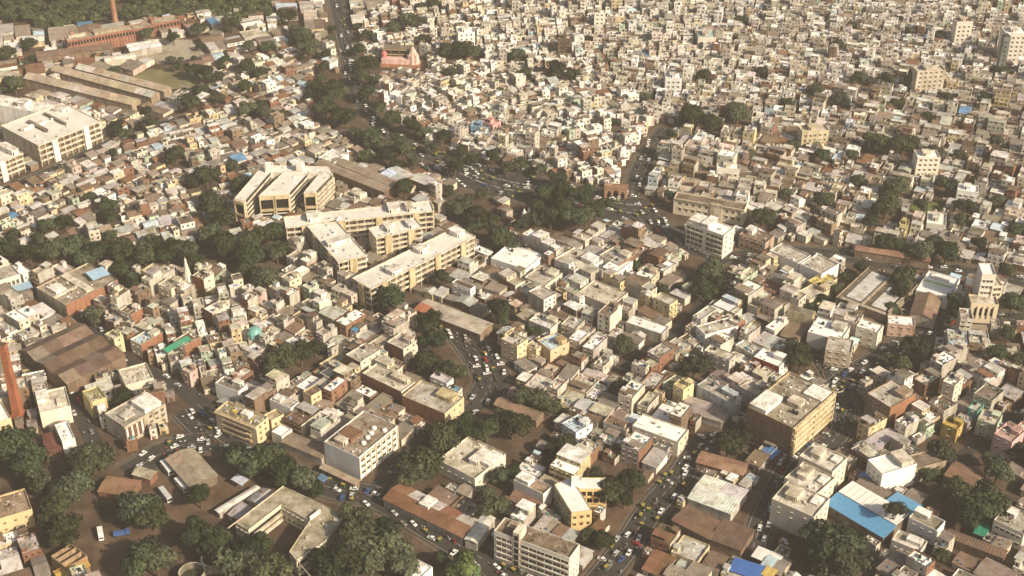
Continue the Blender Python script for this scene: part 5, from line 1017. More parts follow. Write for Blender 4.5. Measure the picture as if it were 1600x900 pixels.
# where (photo px), street direction (two photo px), style
ANCH = [((480, 660), ((506, 690), (560, 715)), 'town'), ((640, 600), ((566, 583), (627, 612)), 'town'), ((570, 545), ((540, 554), (563, 566)), 'town'), ((330, 510), ((203, 530), (254, 519)), 'pol'), ((250, 470), ((246, 444), (267, 452)), 'pol'), ((440, 500), ((440, 470), (545, 520)), 'pol'),
    ((880, 420), ((852, 446), (881, 427)), 'town'), ((850, 490), ((860, 514), (880, 503)), 'town'), ((960, 530), ((978, 503), (1034, 522)), 'town'), ((960, 640), ((988, 665), (1060, 691)), 'town'), ((1110, 590), ((1089, 601), (1144, 631)), 'town'), ((1060, 480), ((1102, 523), (1140, 496)), 'town'),
    ((1180, 480), ((1115, 500), (1170, 525)), 'town'), ((1330, 520), ((1262, 518), (1314, 533)), 'town'), ((1500, 600), ((1355, 614), (1392, 637)), 'tall'), ((1480, 540), ((1388, 505), (1430, 509)), 'tall'), ((1580, 640), ((1553, 677), (1582, 691)), 'tall'), ((1100, 860), ((1075, 778), (1142, 803)), 'shed'), ((1200, 840), ((1206, 779), (1272, 808)), 'shed'),
    ((1380, 880), ((1291, 782), (1381, 835)), 'town'), ((1540, 850), ((1420, 808), (1464, 829)), 'shed'), ((1400, 680), ((1355, 614), (1392, 637)), 'town'), ((180, 300), ((60, 229), (157, 191)), 'slum'), ((60, 320), ((0, 300), (90, 262)), 'slum'), ((290, 330), ((250, 330), (300, 318)), 'slum'), ((330, 220), ((280, 230), (340, 215)), 'slum'), ((450, 210), ((430, 215), (470, 200)), 'slum'),
    ((90, 150), ((60, 110), (200, 150)), 'yard'), ((220, 150), ((60, 110), (200, 150)), 'yard'), ((330, 70), ((310, 80), (420, 60)), 'yard'), ((60, 105), ((40, 100), (160, 85)), 'yard'), ((430, 120), ((420, 130), (480, 110)), 'slum'), ((470, 20), ((420, 30), (560, 20)), 'yard'), ((90, 210), ((60, 229), (157, 191)), 'slum'),
    ((700, 150), ((690, 170), (740, 150)), 'far'), ((800, 220), ((760, 200), (820, 215)), 'far'), ((900, 170), ((880, 180), (940, 170)), 'far'), ((950, 240), ((920, 250), (985, 235)), 'far'), ((820, 60), ((800, 60), (850, 57)), 'far'), ((1000, 60), ((980, 60), (1040, 62)), 'far'), ((1060, 140), ((1040, 140), (1090, 146)), 'far'), ((1200, 60), ((1180, 60), (1240, 66)), 'far'), ((1180, 160), ((1150, 165), (1210, 172)), 'far'), ((700, 30), ((690, 30), (740, 24)), 'far'), ((640, 140), ((620, 140), (650, 120)), 'far'),
    ((1350, 80), ((1330, 80), (1400, 90)), 'far'), ((1500, 80), ((1480, 80), (1540, 88)), 'far'), ((1350, 180), ((1320, 185), (1380, 196)), 'mix'), ((1500, 180), ((1480, 185), (1540, 195)), 'mix'), ((1100, 250), ((1080, 255), (1140, 268)), 'mix'), ((1250, 260), ((1210, 260), (1270, 275)), 'mix'), ((1400, 270), ((1380, 270), (1440, 284)), 'mix'), ((1540, 330), ((1500, 330), (1560, 345)), 'mix'), ((1250, 360), ((1202, 391), (1247, 411)), 'mix'), ((1120, 300), ((1053, 309), (1163, 328)), 'mix'), ((1330, 340), ((1300, 340), (1350, 352)), 'mix'),
    ((650, 300), ((594, 272), (622, 286)), 'slum'), ((570, 310), ((500, 290), (590, 320)), 'slum'), ((60, 500), ((103, 477), (184, 437)), 'town'), ((60, 560), ((62, 645), (110, 634)), 'town'), ((110, 660), ((62, 645), (110, 634)), 'town'), ((30, 850), ((-6, 812), (50, 795)), 'town'), ((700, 470), ((648, 483), (750, 522)), 'shed'), ((560, 720), ((506, 690), (560, 715)), 'shed'), ((900, 720), ((880, 720), (940, 745)), 'shed'), ((1010, 740), ((980, 700), (1020, 716)), 'town'), ((680, 790), ((599, 779), (722, 839)), 'shed'), ((1460, 440), ((1431, 453), (1481, 467)), 'mix'), ((1230, 430), ((1202, 391), (1247, 411)), 'town')]
ST = {  # lot width, lot depth, storeys (weights 1..5), lane, kinds (concrete, brick, tin), vacancy, infill
    'town': ((5.5, 11.0), (10, 18), (5, 8, 3, .6, 0), 2.2, (.76, .06, .18), .02, .95),
    'pol': ((4.5, 8.0), (7, 11), (3, 7, 5, .8, 0), 1.5, (.76, .12, .12), .02, .97),
    'tall': ((6, 10), (9, 14), (2, 5, 5, 3, .6), 2.8, (.82, .08, .10), .03, .9),
    'shed': ((7, 14), (8, 16), (8, 3, .6, 0, 0), 2.5, (.28, .05, .67), .06, .8),
    'slum': ((4.5, 9), (5, 10), (9, 4, .6, 0, 0), 1.5, (.32, .05, .63), .04, .9),
    'yard': ((10, 24), (12, 26), (9, 1, 0, 0, 0), 5.0, (.30, .03, .67), .22, .35),
    'far': ((3.8, 8.5), (4.6, 8.8), (9, 7, 1.3, .2, .05), 1.3, (.84, .03, .13), .02, .97),
    'mix': ((4.8, 11), (6, 12), (8, 6, 1.3, .2, 0), 2.2, (.66, .07, .27), .04, .93),
}
WALLS = {'town': [(CREAM, 7, "cream"), (WHITE, 3, "white"), (YELLOW, 3, "yellow"), (CEMENT, 5, "grey cement"), (PINK, .4, "pink"), (GREEN, .5, "pale green"), (BLUE, .4, "pale blue"), (BROWN, 3, "brown")],
    'pol': [(CREAM, 7, "cream"), (WHITE, 3, "white"), (YELLOW, 4, "yellow"), (CEMENT, 4, "grey cement"), (PINK, 1, "pink"), (GREEN, 1.2, "pale green"), (BLUE, .5, "pale blue"), (BROWN, 3, "brown")],
    'tall': [(CREAM, 5, "cream"), (WHITE, 3, "white"), (CEMENT, 5, "grey cement"), (PINK, 1, "pink"), (GREEN, .8, "pale green"), (BLUE, .8, "pale blue"), (BROWN, 4, "brown"), (YELLOW, 1, "yellow")],
    'far': [(CREAM, 6, "cream"), (WHITE, 9, "white"), (CEMENT, 4, "grey cement"), (YELLOW, 1, "yellow"), (BROWN, 1.5, "brown"), (BLUE, .3, "pale blue"), (GREEN, .3, "pale green")]}  # far walls lean white, partly to put haze brightness into the colour
ROOFS = {'town': [(R_CEM, 6, "stained"), (R_TAN, 4, "tan"), (R_WHITE, 4.4, "white"), (R_DARK, 2.5, "dark"), (R_BROWN, 2, "brown")], 'far': [(R_CEM, 4, "stained"), (R_TAN, 5, "tan"), (R_WHITE, 8, "white"), (R_DARK, 1.0, "dark")],  # far roofs whitened likewise, distance haze painted into the palette
    'pol': [(R_CEM, 5, "stained"), (R_TAN, 5, "tan"), (R_WHITE, 3.5, "white"), (R_DARK, 1.5, "dark"), (R_BROWN, 1.5, "brown")]}
TINS = [((.30, .25, .20), 5, "tan tin"), (R_BROWN, 5, "brown tin"), (R_GREY, 5, "grey tin"), (R_RUST, 2.2, "rusty tin"), ((.60, .58, .55), 3, "white tin"), (R_BLUE, .2, "blue tin"), (R_SKY, .6, "pale blue tin"), (R_DARK, 3, "dark tin")]
def pick(q, L): return q.choices(L, [x[1] for x in L])[0]
def house_parts(S, q, lod):
    """geometry of one filler house in its own frame (origin at the middle of its base); lod 0 near, 1 far"""
    w, d, nf, kind, wc, rc = S['w'], S['d'], S['nf'], S['kind'], S['wc'], S['rc']; fh = S['fh']; H = nf * fh + .15; x0, y0, x1, y1 = -w / 2, -d / 2, w / 2, d / 2
    P = {}; W = P['wall'] = Geo(); feats = []
    sw = jit(S['side'], .08, q); wm = 'brick' if kind == 'brick' else 'wall'
    if kind == 'tin':
        h = S['h']; rise = S['rise']; W.box(x0, y0, 0, x1, y1, h, wc, wm)
        Rf = P['roof'] = Geo(); over = .45
        n = max(1, int(w / 4)) if lod == 0 else max(1, int(w / 6))
        for i in range(n):
            a0, a1 = x0 - over + (w + 2 * over) * i / n, x0 - over + (w + 2 * over) * (i + 1) / n; c = jit(rc if q.random() < .75 else pick(q, TINS)[0], .12, q); dz = q.uniform(0, .07)
            if S['gable']:
                for e0, e1, z0_, z1_ in ((y0 - over, 0, h, h + rise), (0, y1 + over, h + rise, h)): Rf.face([(a0, e0, z0_ + dz), (a1, e0, z0_ + dz), (a1, e1, z1_ + dz), (a0, e1, z1_ + dz)], c, 'tin')
            else: Rf.face([(a0, y0 - over, h + .05 + dz), (a1, y0 - over, h + .05 + dz), (a1, y1 + over, h + rise + dz), (a0, y1 + over, h + rise + dz)], c, 'tin')
        if S['gable']:
            for a in (x0 + .01, x1 - .01): W.face([(a, y0, h), (a, y1, h), (a, 0, h + rise)], wc, wm)
        else:
            W.face([(x0, y1 - .01, h), (x1, y1 - .01, h), (x1, y1 - .01, h + rise * .9), (x0, y1 - .01, h + rise * .9)], wc, wm)
            for a in (x0 + .01, x1 - .01): W.face([(a, y0, h), (a, y1, h), (a, y1, h + rise * .9)], wc, wm)
        if lod == 0 and q.random() < .7:
            K = P['roof_clutter'] = Geo()
            for _ in range(q.randint(1, 4)):
                a, b_ = q.uniform(x0, x1 - 1), q.uniform(y0, -.3); z = h + rise * (.6 if S['gable'] else .5) + .2; K.box(a, b_, z - .9, a + q.uniform(.3, 1.2), b_ + q.uniform(.3, 1.0), z + q.uniform(0, .4), jit(q.choice([R_DARK, WHITE, R_RUST, CREAM, R_BLUE]), .1, q))
        dw = P['door'] = Geo(); dw.box(x0 + w * .3, y0 - .05, 0, x0 + w * .3 + min(2.2, w * .4), y0 - .01, 2.2, jit((.12, .10, .08), .4, q), 'paint')
        return P, feats
    t = .18; par = S['par']; zt = H + par
    cs = [(wc, wm if kind != 'brick' or not S['front_plain'] else 'wall'), (sw, S['sidem']), (wc, wm), (sw, S['sidem'])]
    Q = [(x0, y0), (x1, y0), (x1, y1), (x0, y1)]; I = [(x0 + t, y0 + t), (x1 - t, y0 + t), (x1 - t, y1 - t), (x0 + t, y1 - t)]
    pc = jit(wc, .1, q)
    for i in range(4):
        j = (i + 1) % 4; a, b_ = Q[i], Q[j]; c, e = I[i], I[j]
        W.face([(*a, 0), (*b_, 0), (*b_, zt), (*a, zt)], *cs[i]); W.face([(*a, zt), (*b_, zt), (*e, zt), (*c, zt)], pc); W.face([(*c, zt), (*e, zt), (*e, H), (*c, H)], pc)
    Rf = P['roof'] = Geo(); Rf.face([(*p, H) for p in I], rc, 'roofclean' if S['rn'] == 'white' else 'roof')
    # a stepped upper storey on part of the plan
    if S['step'] and d > 7:
        U = P['upper_storey'] = Geo(); k = S['step']; yb = y0 + d * k; sd = q.random() < .5; ya, yc = (yb, y1 - t) if sd else (y0 + t, y1 - d * k)
        U.box(x0 + t, ya, H, x1 - t, yc, H + 2.7, jit(wc, .08, q), wm, top=jit(rc, .15, q), topmat='roof')
        nn = max(1, int(w / 3))
        for i in range(nn):
            a = x0 + w * (i + .5) / nn
            for yy in (ya - .05, yc + .01): U.box(a - .45, yy, H + 1, a + .45, yy + .04, H + 2.1, DARK, 'glass')
        U.box(x0, ya - .3, H + 2.703, x1, yc + .3, H + 2.85, jit(wc, .1, q), 'wall', top=jit(rc, .15, q), topmat='roof', bottom=True)
    if S['stair']:
        G = P['stair_room'] = Geo(); a, b_ = (x0 + t + .1, y0 + d * .12) if q.random() < .5 else (x1 - t - 2.3, y1 - d * .12 - 2.8)
        c = jit(WHITE if q.random() < .3 else wc, .1, q); G.box(a, b_, H, a + 2.2, b_ + 2.7, H + 2.3, c, 'wall'); G.box(a - .25, b_ - .25, H + 2.303, a + 2.45, b_ + 2.95, H + 2.45, c, 'wall', top=jit(rc, .2, q), topmat='roof', bottom=True)
        if lod == 0: G.box(a + .5, b_ - .05, H, a + 1.3, b_ - .01, H + 1.9, DARK, 'glass')
    if S['tank']:
        T = P['water_tank'] = Geo(); c = (.03, .03, .032) if S['tank'] == 'black' else (.68, .66, .62)
        a, b_ = q.uniform(x0 + 1.2, x1 - 1.2), q.uniform(y0 + 1.2, y1 - 1.2); r = q.uniform(.55, .8)
        T.cyl(a, b_, H, r, H + 1.5, r, c, 'paint', 8 if lod == 0 else 6)
    if S['sheet']:                                        # terrace shelter under a tin sheet
        G = P['terrace_shelter'] = Geo(); a, b_ = x0 + t, (y0 + t if q.random() < .5 else y1 - t - d * .4); c = S['sheet'][0]; ww, dd = w - 2 * t, d * .38; G.face([(a, b_, H + 2.0), (a + ww, b_, H + 2.0), (a + ww, b_ + dd, H + 2.5), (a, b_ + dd, H + 2.5)], jit(c, .1, q), 'tin')
        for xx, yy, zz in ((a, b_, 2.0), (a + ww - .12, b_, 2.0), (a, b_ + dd - .12, 2.45), (a + ww - .12, b_ + dd - .12, 2.45)): G.box(xx, yy, H, xx + .12, yy + .12, H + zz, BROWN)
    nk = q.randint(5, 13) if lod == 0 else q.randint(0, 3)
    if nk:
        K = P['roof_clutter'] = Geo()
        for _ in range(nk):
            a, b_ = q.uniform(x0 + .4, x1 - 1.4), q.uniform(y0 + .4, y1 - 1.6); c = jit(q.choice([R_CEM, R_DARK, WHITE, WHITE, CREAM, R_RUST, BRICK, (.12, .2, .34), (.12, .3, .28), R_BROWN]), .2, q)
            aw, bw = (q.uniform(.2, 1.1), q.uniform(.2, 1.3)) if q.random() < .7 else ((.12, q.uniform(1, 2.5)) if q.random() < .5 else (q.uniform(1, 2.5), .12)); K.box(a, b_, H, min(x1 - .25, a + aw), min(y1 - .25, b_ + bw), H + q.uniform(.15, 1.1), c)
    # openings, sunshades and balconies
    N = P['window_set'] = Geo(); nx = max(1, int(w / 2.6)); fr = jit(wc, .12, q)
    for k in range(nf):
        z = k * fh + 1.0
        for yy, s in ((y0, -1), (y1, 1)):
            for i in range(nx):
                if q.random() < .12: continue
                a = x0 + w * (i + .5) / nx; ww, wh = q.uniform(.8, 1.25), q.uniform(1.0, 1.4)
                ya, yb = (yy - .05, yy - .01) if s < 0 else (yy + .01, yy + .05)
                N.box(a - ww / 2, ya, z, a + ww / 2, yb, z + wh, DARK, 'glass')
                if lod == 0: N.box(a - ww / 2 - .2, yy - .5 if s < 0 else yy + .003, z + wh + .1, a + ww / 2 + .2, yy - .003 if s < 0 else yy + .5, z + wh + .2, fr, bottom=True)
        if S['sidew'] and (k >= 1 or nf == 1):
            ny = max(1, int(d / 4.5))
            for i in range(ny):
                if q.random() < .35: continue
                b_ = y0 + d * (i + .5) / ny
                for xa, xb in ((x0 - .05, x0 - .01), (x1 + .01, x1 + .05)): N.box(xa, b_ - .45, z, xb, b_ + .45, z + 1.15, DARK, 'glass')
    if S['balc']:
        Bc = P['balcony'] = Geo()
        for k in range(1, nf):
            z = k * fh
            for yy, s in ((y0, -1),) if S['balc'] == 1 else ((y0, -1), (y1, 1)):
                ya, yb = (yy - 1.0, yy - .002) if s < 0 else (yy + .002, yy + 1.0)
                Bc.box(x0 + .1, ya, z - .12, x1 - .1, yb, z, fr, bottom=True)
                yo = ya if s < 0 else yb - .1; Bc.box(x0 + .1, yo, z + .003, x1 - .1, yo + .1, z + .85, jit(fr, .1, q))
    dr = P['door'] = Geo(); dr.box(x0 + w * .15, y0 - .06, 0, x0 + w * .15 + min(2.4, w * .5), y0 - .01, 2.3, jit(q.choice([(.10, .08, .06), (.18, .2, .22), (.2, .12, .07)]), .3, q), 'paint')
    return P, feats
SPECS = []
angs = [(gp(*p), math.atan2(gp(*s[1])[1] - gp(*s[0])[1], gp(*s[1])[0] - gp(*s[0])[0]), st) for p, s, st in ANCH]
AC = np.array([a[0] for a in angs])
def nearest(x, y):
    dd = (AC[:, 0] - x) ** 2 + (AC[:, 1] - y) ** 2; return int(dd.argmin())
q = random.Random(21)
def clear(x, y, c, s, w, d):
    hw, hd = w / 2 - .1, d / 2 - .1
    na, nb = max(2, int(w / 2.2)), max(2, int(d / 2.2))
    for i in range(na + 1):
        for j in range(nb + 1):
            a, b_ = -1 + 2 * i / na, -1 + 2 * j / nb
            if taken(x + a * hw * c - b_ * hd * s, y + a * hw * s + b_ * hd * c): return False
    return True
def add_spec(x, y, th, flip, w, dd, st, low=False):
    (wa, wb), (da, db), fw, lane, kw, vac, infill = ST[st]; c, s = math.cos(th), math.sin(th)
    if low: kw = (kw[0] * .7, kw[1], kw[2] + .3 * kw[0]); fw = (fw[0] + 4, fw[1], fw[2] * .4, 0, 0)
    kind = q.choices(('concrete', 'brick', 'tin'), kw)[0]; wl_ = pick(q, WALLS.get(st, WALLS['town'])); rl = pick(q, TINS) if kind == 'tin' else pick(q, ROOFS.get(st, ROOFS['town']))
    wc = jit(BRICK, .15, q) if kind == 'brick' else jit(wl_[0], .12, q); px, py = proj(x, y, 4)
    sp = dict(x=x, y=y, rz=th + (math.pi if flip else 0) + q.uniform(-.02, .02), w=w - .06, d=dd, st=st, kind=kind, wc=wc, rc=jit(rl[0], .14, q), wn="red brick" if kind == 'brick' else wl_[2], rn=rl[2], nf=q.choices((1, 2, 3, 4, 5), fw)[0], fh=q.uniform(2.8, 3.3), seed=q.random(),
        side=q.choice([wc, CEMENT, R_CEM]) if q.random() < .93 else BRICK, sidem='wall', par=q.choice((.15, .5, .8, .95)), step=q.uniform(.3, .6) if q.random() < .4 else 0, stair=w > 4.5 and dd > 6 and q.random() < .45, tank=q.choice(('black', 'white', None, None)) if w > 3.5 else None, sheet=pick(q, TINS) if q.random() < .32 else None, sidew=q.random() < .4, balc=q.choice((0, 1, 1, 2)), front_plain=q.random() < .5, h=q.uniform(2.6, 4.6), rise=q.uniform(.4, 1.6), gable=q.random() < .45, px=px, py=py)
    if sp['side'] == BRICK: sp['sidem'] = 'brick'
    if sp['step'] and sp['stair'] and q.random() < .6: sp['stair'] = False
    SPECS.append(sp); occ_rect(x - w / 2 * c + dd / 2 * s, y - w / 2 * s - dd / 2 * c, th, w, dd, 0.0)
for ai, ((cx, cy), th, st) in enumerate(angs):
    (wa, wb), (da, db), fw, lane, kw, vac, infill = ST[st]; c, s = math.cos(th), math.sin(th); RNG = 150
    v = -RNG
    row = 0
    while v < RNG:
        d = q.uniform(da, db); u = -RNG + q.uniform(0, 8); run = q.uniform(25, 60)
        while u < RNG:
            w = q.uniform(wa, wb); dd = d * q.uniform(.88, 1.0)
            if u + w > -RNG + run: u += lane + q.uniform(0, 1.0); run += q.uniform(30, 75)
            um, vm = u + w / 2, v + d / 2; x, y = cx + um * c - vm * s, cy + um * s + vm * c
            if nearest(x, y) == ai:
                px, py = proj(x, y, 4)
                if -130 < px < 1730 and -75 < py < 1000 and clear(x, y, c, s, w, dd) and q.random() > vac: add_spec(x, y, th, row % 2, w, dd, st)
            u += w
        v += d + (lane if row % 2 else .2); row += 1
n1 = len(SPECS)
for sc in (1.0, .72, .5):                                 # infill of what is left between the rows
    y = GY0 + 20.0
    while y < GY0 + GH - 5:
        x = GX0 + 5.0
        while x < GX0 + GW - 5:
            if not taken(x, y):
                px, py = proj(x, y, 4)
                if -100 < px < 1700 and -75 < py < 980:
                    ai = nearest(x, y); st = angs[ai][2]; th = angs[ai][1]; (wa, wb), (da, db) = ST[st][:2]; w = q.uniform(wa, (wa + wb) / 2) * sc; dd = q.uniform(da, (da + db) / 2) * sc
                    if w > 2.6 and dd > 3.0 and q.random() < ST[st][6]:
                        for t2 in (th, th + math.pi / 2):
                            if clear(x, y, math.cos(t2), math.sin(t2), w + .3, dd + .3): add_spec(x, y, t2, q.random() < .5, w, dd, st, sc < .9); break
            x += 2.0
        y += 2.0
print("rows", n1, "infill", len(SPECS) - n1)
# the nearest of each kind are things of their own, the rest one mass
SPECS.sort(key=lambda p: p['y'])
names = {'concrete': "concrete_house", 'brick': "brick_house", 'tin': "tin_roof_house"}; cap = {'concrete': 245, 'brick': 150, 'tin': 240}; cnt = {k: 0 for k in cap}
mass = Geo(); labels = {}
FLO = ("", "one-storey", "two-storey", "three-storey", "four-storey", "five-storey")
for S in SPECS:
    r = random.Random(S['seed']); inside = -10 < S['px'] < 1610 and -5 < S['py'] < 925
    if inside and cnt[S['kind']] < cap[S['kind']]:
        cnt[S['kind']] += 1; S['ind'] = True
        P, _ = house_parts(S, r, 0); o = link(names[S['kind']], None, None, (S['x'], S['y'], 0), S['rz'])
        lm = near_landmark(S['x'], S['y']); k = S['kind']; dist = math.hypot(lm[0] - S['x'], lm[1] - S['y']); near = "beside" if dist < 28 else "near" if dist < 60 else "some way from"
        if k == 'tin': lab = f"{'gabled' if S['gable'] else 'lean-to'} {S['wn']} walled house with a {S['rn']} roof {near} {lm[2]}"
        else:
            ex = []
            if S['step']: ex.append("a stepped upper room")
            if S['sheet']: ex.append(f"a {S['sheet'][2]} shelter")
            if S['tank']: ex.append(f"a {S['tank']} tank")
            if S['stair'] and len(ex) < 2: ex.append("a stair room")
            lab = f"{FLO[S['nf']]} {S['wn']} house, {S['rn']} roof" + (f" with {ex[0]}" if ex else "") + f", {near} {lm[2]}"
        lab = " ".join(lab.split()[:16]); tag(o, lab, "house", {'concrete': "flat roofed plaster houses", 'brick': "brick walled houses", 'tin': "tin roofed houses"}[k])
        ro = None
        for nm, gg in P.items():
            pp = part(nm, gg, ro if ro is not None and nm in ("stair_room", "water_tank", "terrace_shelter", "roof_clutter") else o, kind="stuff" if nm in ("window_set", "roof_clutter", "balcony") else None)
            if nm == "roof": ro = pp
    else:
        P, _ = house_parts(S, r, 1)
        for gg in P.values(): mass.add(gg, S['rz'], S['x'], S['y'])
tag(part("city_fabric", mass, None), "crowded cream and grey houses of the far old city", "houses", kind="stuff")
print("SPECS", len(SPECS), cnt, "mass faces", len(mass.f), "landmarks", len(LANDMARKS))
# ------------------------------------------------------------------ vehicles
def car_parts(col, L=4.0, Wd=1.65, H=1.5, van=False):
    b = Geo(); x, y = L / 2, Wd / 2; zb = .28; zm = .85 if not van else 1.0
    prof = [(-x, zb), (x, zb), (x, .62), (x * .93, zm - .05), (x * .42, zm), (x * .12 if not van else x * .6, H - .03), (-x * .62 if not van else -x * .95, H), (-x * .93, zm + .02), (-x, .75)]
    n = len(prof)
    ins = lambda z: y * (1 if z <= zm else 1 - .16 * (z - zm) / (H - zm))
    Lf = [(a, -ins(z), z) for a, z in prof]; Rt = [(a, ins(z), z) for a, z in prof]
    b.face(Lf, col, 'paint'); b.face(Rt[::-1], col, 'paint')
    for i in range(n):
        j = (i + 1) % n; b.face([Lf[j], Lf[i], Rt[i], Rt[j]], col, 'paint')
    g = Geo(); f = .02
    a5, a6 = prof[5][0], prof[6][0]; yi = y * .9
    g.face([(x * .40, -yi, zm + .04), (x * .40, yi, zm + .04), (a5 + .03, yi * .9, H - .08), (a5 + .03, -yi * .9, H - .08)], DARK, 'glass')
    g.v = [(v[0] + .05, v[1], v[2] + .03) for v in g.v]
    for s in (-1, 1): g.face([(x * .3, s * (y + .012), zm + .04), (a5 - .05, s * (y * .87 + .012), H - .12), (a6 + .1, s * (y * .87 + .012), H - .12), (-x * .8, s * (y + .012), zm + .06)], DARK, 'glass')
    g.face([(-x * .95, -yi, zm + .1), (-x * .95, yi, zm + .1), (a6 - .1, yi * .9, H - .1), (a6 - .1, -yi * .9, H - .1)], DARK, 'glass')
    w = Geo()
    for a in (-x * .62, x * .62):
        for s in (-1, 1):
            k = 8; r = .31; c0 = len(w.v)
            w.v.extend([(a + r * math.cos(i * .785), s * (y + .01), r + r * math.sin(i * .785)) for i in range(k)]); w.v.extend([(a + r * math.cos(i * .785), s * (y - .18), r + r * math.sin(i * .785)) for i in range(k)])
            w.f.append(tuple(c0 + i for i in range(k))); w.c.append(DARK); w.m.append('rubber')
            for i in range(k):
                j = (i + 1) % k; w.f.append((c0 + i, c0 + j, c0 + k + j, c0 + k + i)); w.c.append(DARK); w.m.append('rubber')
    return b, g, w
def merged(*gs):
    o = Geo()
    for g in gs: o.add(g)
    return o
CARCOL = [((.74, .73, .71), 9, "white"), ((.45, .45, .44), 4, "silver"), ((.05, .05, .055), 2, "black"), ((.30, .03, .025), 1, "red"), ((.05, .10, .25), 1, "blue"), ((.22, .20, .17), 1.5, "brown")]
CARS = {n: [merged(*car_parts(c)).mesh("car"), [x.mesh(k) for x, k in zip(car_parts(c), ("body", "window_glass", "wheel_set"))]] for c, _, n in CARCOL}
def auto_geo():
    g = Geo(); Y, K, Gn = (.34, .26, .06), (.03, .03, .03), (.05, .10, .05)
    g.box(-1.2, -.62, .25, .75, .62, .95, Gn, 'paint', bottom=True); g.box(.75, -.4, .25, 1.3, .4, .85, Gn, 'paint')
    for a, b_ in ((-1.1, -.6), (-1.1, .54), (.65, -.6), (.65, .54)): g.box(a, b_, .95, a + .08, b_ + .06, 1.6, K)
    g.face([(1.25, -.4, .86), (1.25, .4, .86), (.72, .5, 1.6), (.72, -.5, 1.6)], DARK, 'glass'); g.box(-1.25, -.66, 1.6, .75, .66, 1.75, Y, 'paint', bottom=True)
    for a, b_ in ((-.8, -.6), (-.8, .48), (1.0, -.06)): g.box(a - .2, b_, 0, a + .2, b_ + .12, .4, K, 'rubber')
    return g
AUTO = auto_geo().mesh("auto_rickshaw")
def bike_geo(c):
    g = Geo(); K = (.03, .03, .03)
    for a in (-.62, .62): g.cyl(0, 0, 0, .01, .02, .01, K, 'rubber', 4); g.box(a - .28, -.06, 0, a + .28, .06, .56, K, 'rubber')
    g.box(-.5, -.14, .45, .45, .14, .8, c, 'paint'); g.box(-.75, -.15, .8, .15, .15, .93, K, 'rubber'); g.box(.35, -.35, .95, .45, .35, 1.05, (.4, .4, .4), 'paint'); g.box(.42, -.12, .4, .62, .12, 1.0, c, 'paint')
    return g
BIKES = [(bike_geo(c).mesh("motorbike"), n) for c, n in (((.05, .05, .055), "black"), ((.35, .04, .03), "red"), ((.62, .62, .60), "silver"))]
def bus(px, py, px2, py2, lab, col=(.76, .75, .72), L=10.0):
    (x, y), (x2, y2) = gp(px, py), gp(px2, py2); o = link("bus", None, None, (x, y, 0), math.atan2(y2 - y, x2 - x)); tag(o, lab, "bus", "buses in the yard")
    g = Geo(); g.box(-L / 2, -1.25, .4, L / 2, 1.25, 3.0, col, 'paint', bottom=True); part("body", g, o)
    g = Geo(); g.box(-L / 2 + .3, -1.1, 3.003, L / 2 - .4, 1.1, 3.15, col, 'paint'); part("roof", g, o)
    g = Geo()
    for s in (-1.27, 1.255):
        for i in range(6): g.box(-L / 2 + .5 + i * (L - 1) / 6, s, 1.6, -L / 2 + .3 + (i + 1) * (L - 1) / 6, s + .015, 2.5, DARK, 'glass')
    g.box(L / 2 + .002, -1.1, 1.4, L / 2 + .02, 1.1, 2.6, DARK, 'glass'); part("window_glass", g, o, kind="stuff")
    for a in (-L * .3, L * .32):
        for s in (-1.26, .98): gg = Geo(); gg.box(a - .48, s, 0, a + .48, s + .28, .96, DARK, 'rubber'); part("wheel", gg, o)
VEH = []
def free(x, y, r):
    return all((x - a) ** 2 + (y - b_) ** 2 > (r + c) ** 2 for a, b_, c in VEH)
ncar = nauto = nbike = 0
SPOT = {"main": "on the wide main road", "gate": "on the road through the gate", "park": "in the parking street", "left": "in the shaded lane", "front": "on the front street", "yard": "by the bus yard", "circle": "on the roundabout streets", "plaza": "on the plaza road", "lane": "in a narrow lane", "mill": "on the market lane", "far": "in a far lane"}
def put_vehicle(x, y, rz, typ, where):
    global ncar, nauto, nbike
    if typ == 'car':
        if ncar >= 285 or y > 820:                       # past the nearest ones: part of the distant traffic
            if free(x, y, 1.9): VEH.append((x, y, 1.9)); REST.add(REST_CAR[vq.choice((0, 0, 0, 1, 1, 2))], rz, x, y, .24)
            return
        c = pick(vq, CARCOL)[2]
        if not free(x, y, 2.0): return
        VEH.append((x, y, 2.0)); ncar += 1; detail = y < 640
        if detail:
            o = link("car", None, None, (x, y, .24), rz)
            for m, nm in zip(CARS[c][1], ("body", "window_glass", "wheel_set")): link(nm, m, o)
        else: o = link("car", CARS[c][0], None, (x, y, .24), rz)
        tag(o, f"{c} car {where}", "car", "cars in the streets")
    elif typ == 'auto':
        if nauto >= 75 or not free(x, y, 1.3): return
        VEH.append((x, y, 1.3)); nauto += 1; tag(link("auto_rickshaw", AUTO, None, (x, y, .24), rz), f"yellow topped auto-rickshaw {where}", "auto rickshaw", "auto-rickshaws in the streets")
    else:
        if not free(x, y, .55): return
        if nbike >= 280 or y > 760: VEH.append((x, y, .55)); REST.add(REST_BIKE, rz, x, y, .24); return
        m, n = BIKES[vq.randrange(3)]; VEH.append((x, y, .55)); nbike += 1; tag(link("motorbike", m, None, (x, y, .24), rz), f"{n} motorbike {where}", "motorbike", "parked and moving motorbikes")
vq = random.Random(8); REST = Geo()
REST_CAR = [merged(*car_parts(c)) for c, _, n in CARCOL[:3]]; REST_BIKE = bike_geo((.3, .3, .3))
bus(261, 735, 268, 744, "white bus parked along the bus yard canopy"); bus(284, 762, 291, 770, "white bus with dark windows behind the yard tree"); bus(259, 777, 266, 786, "silver bus beside the yard tree", (.5, .5, .5))
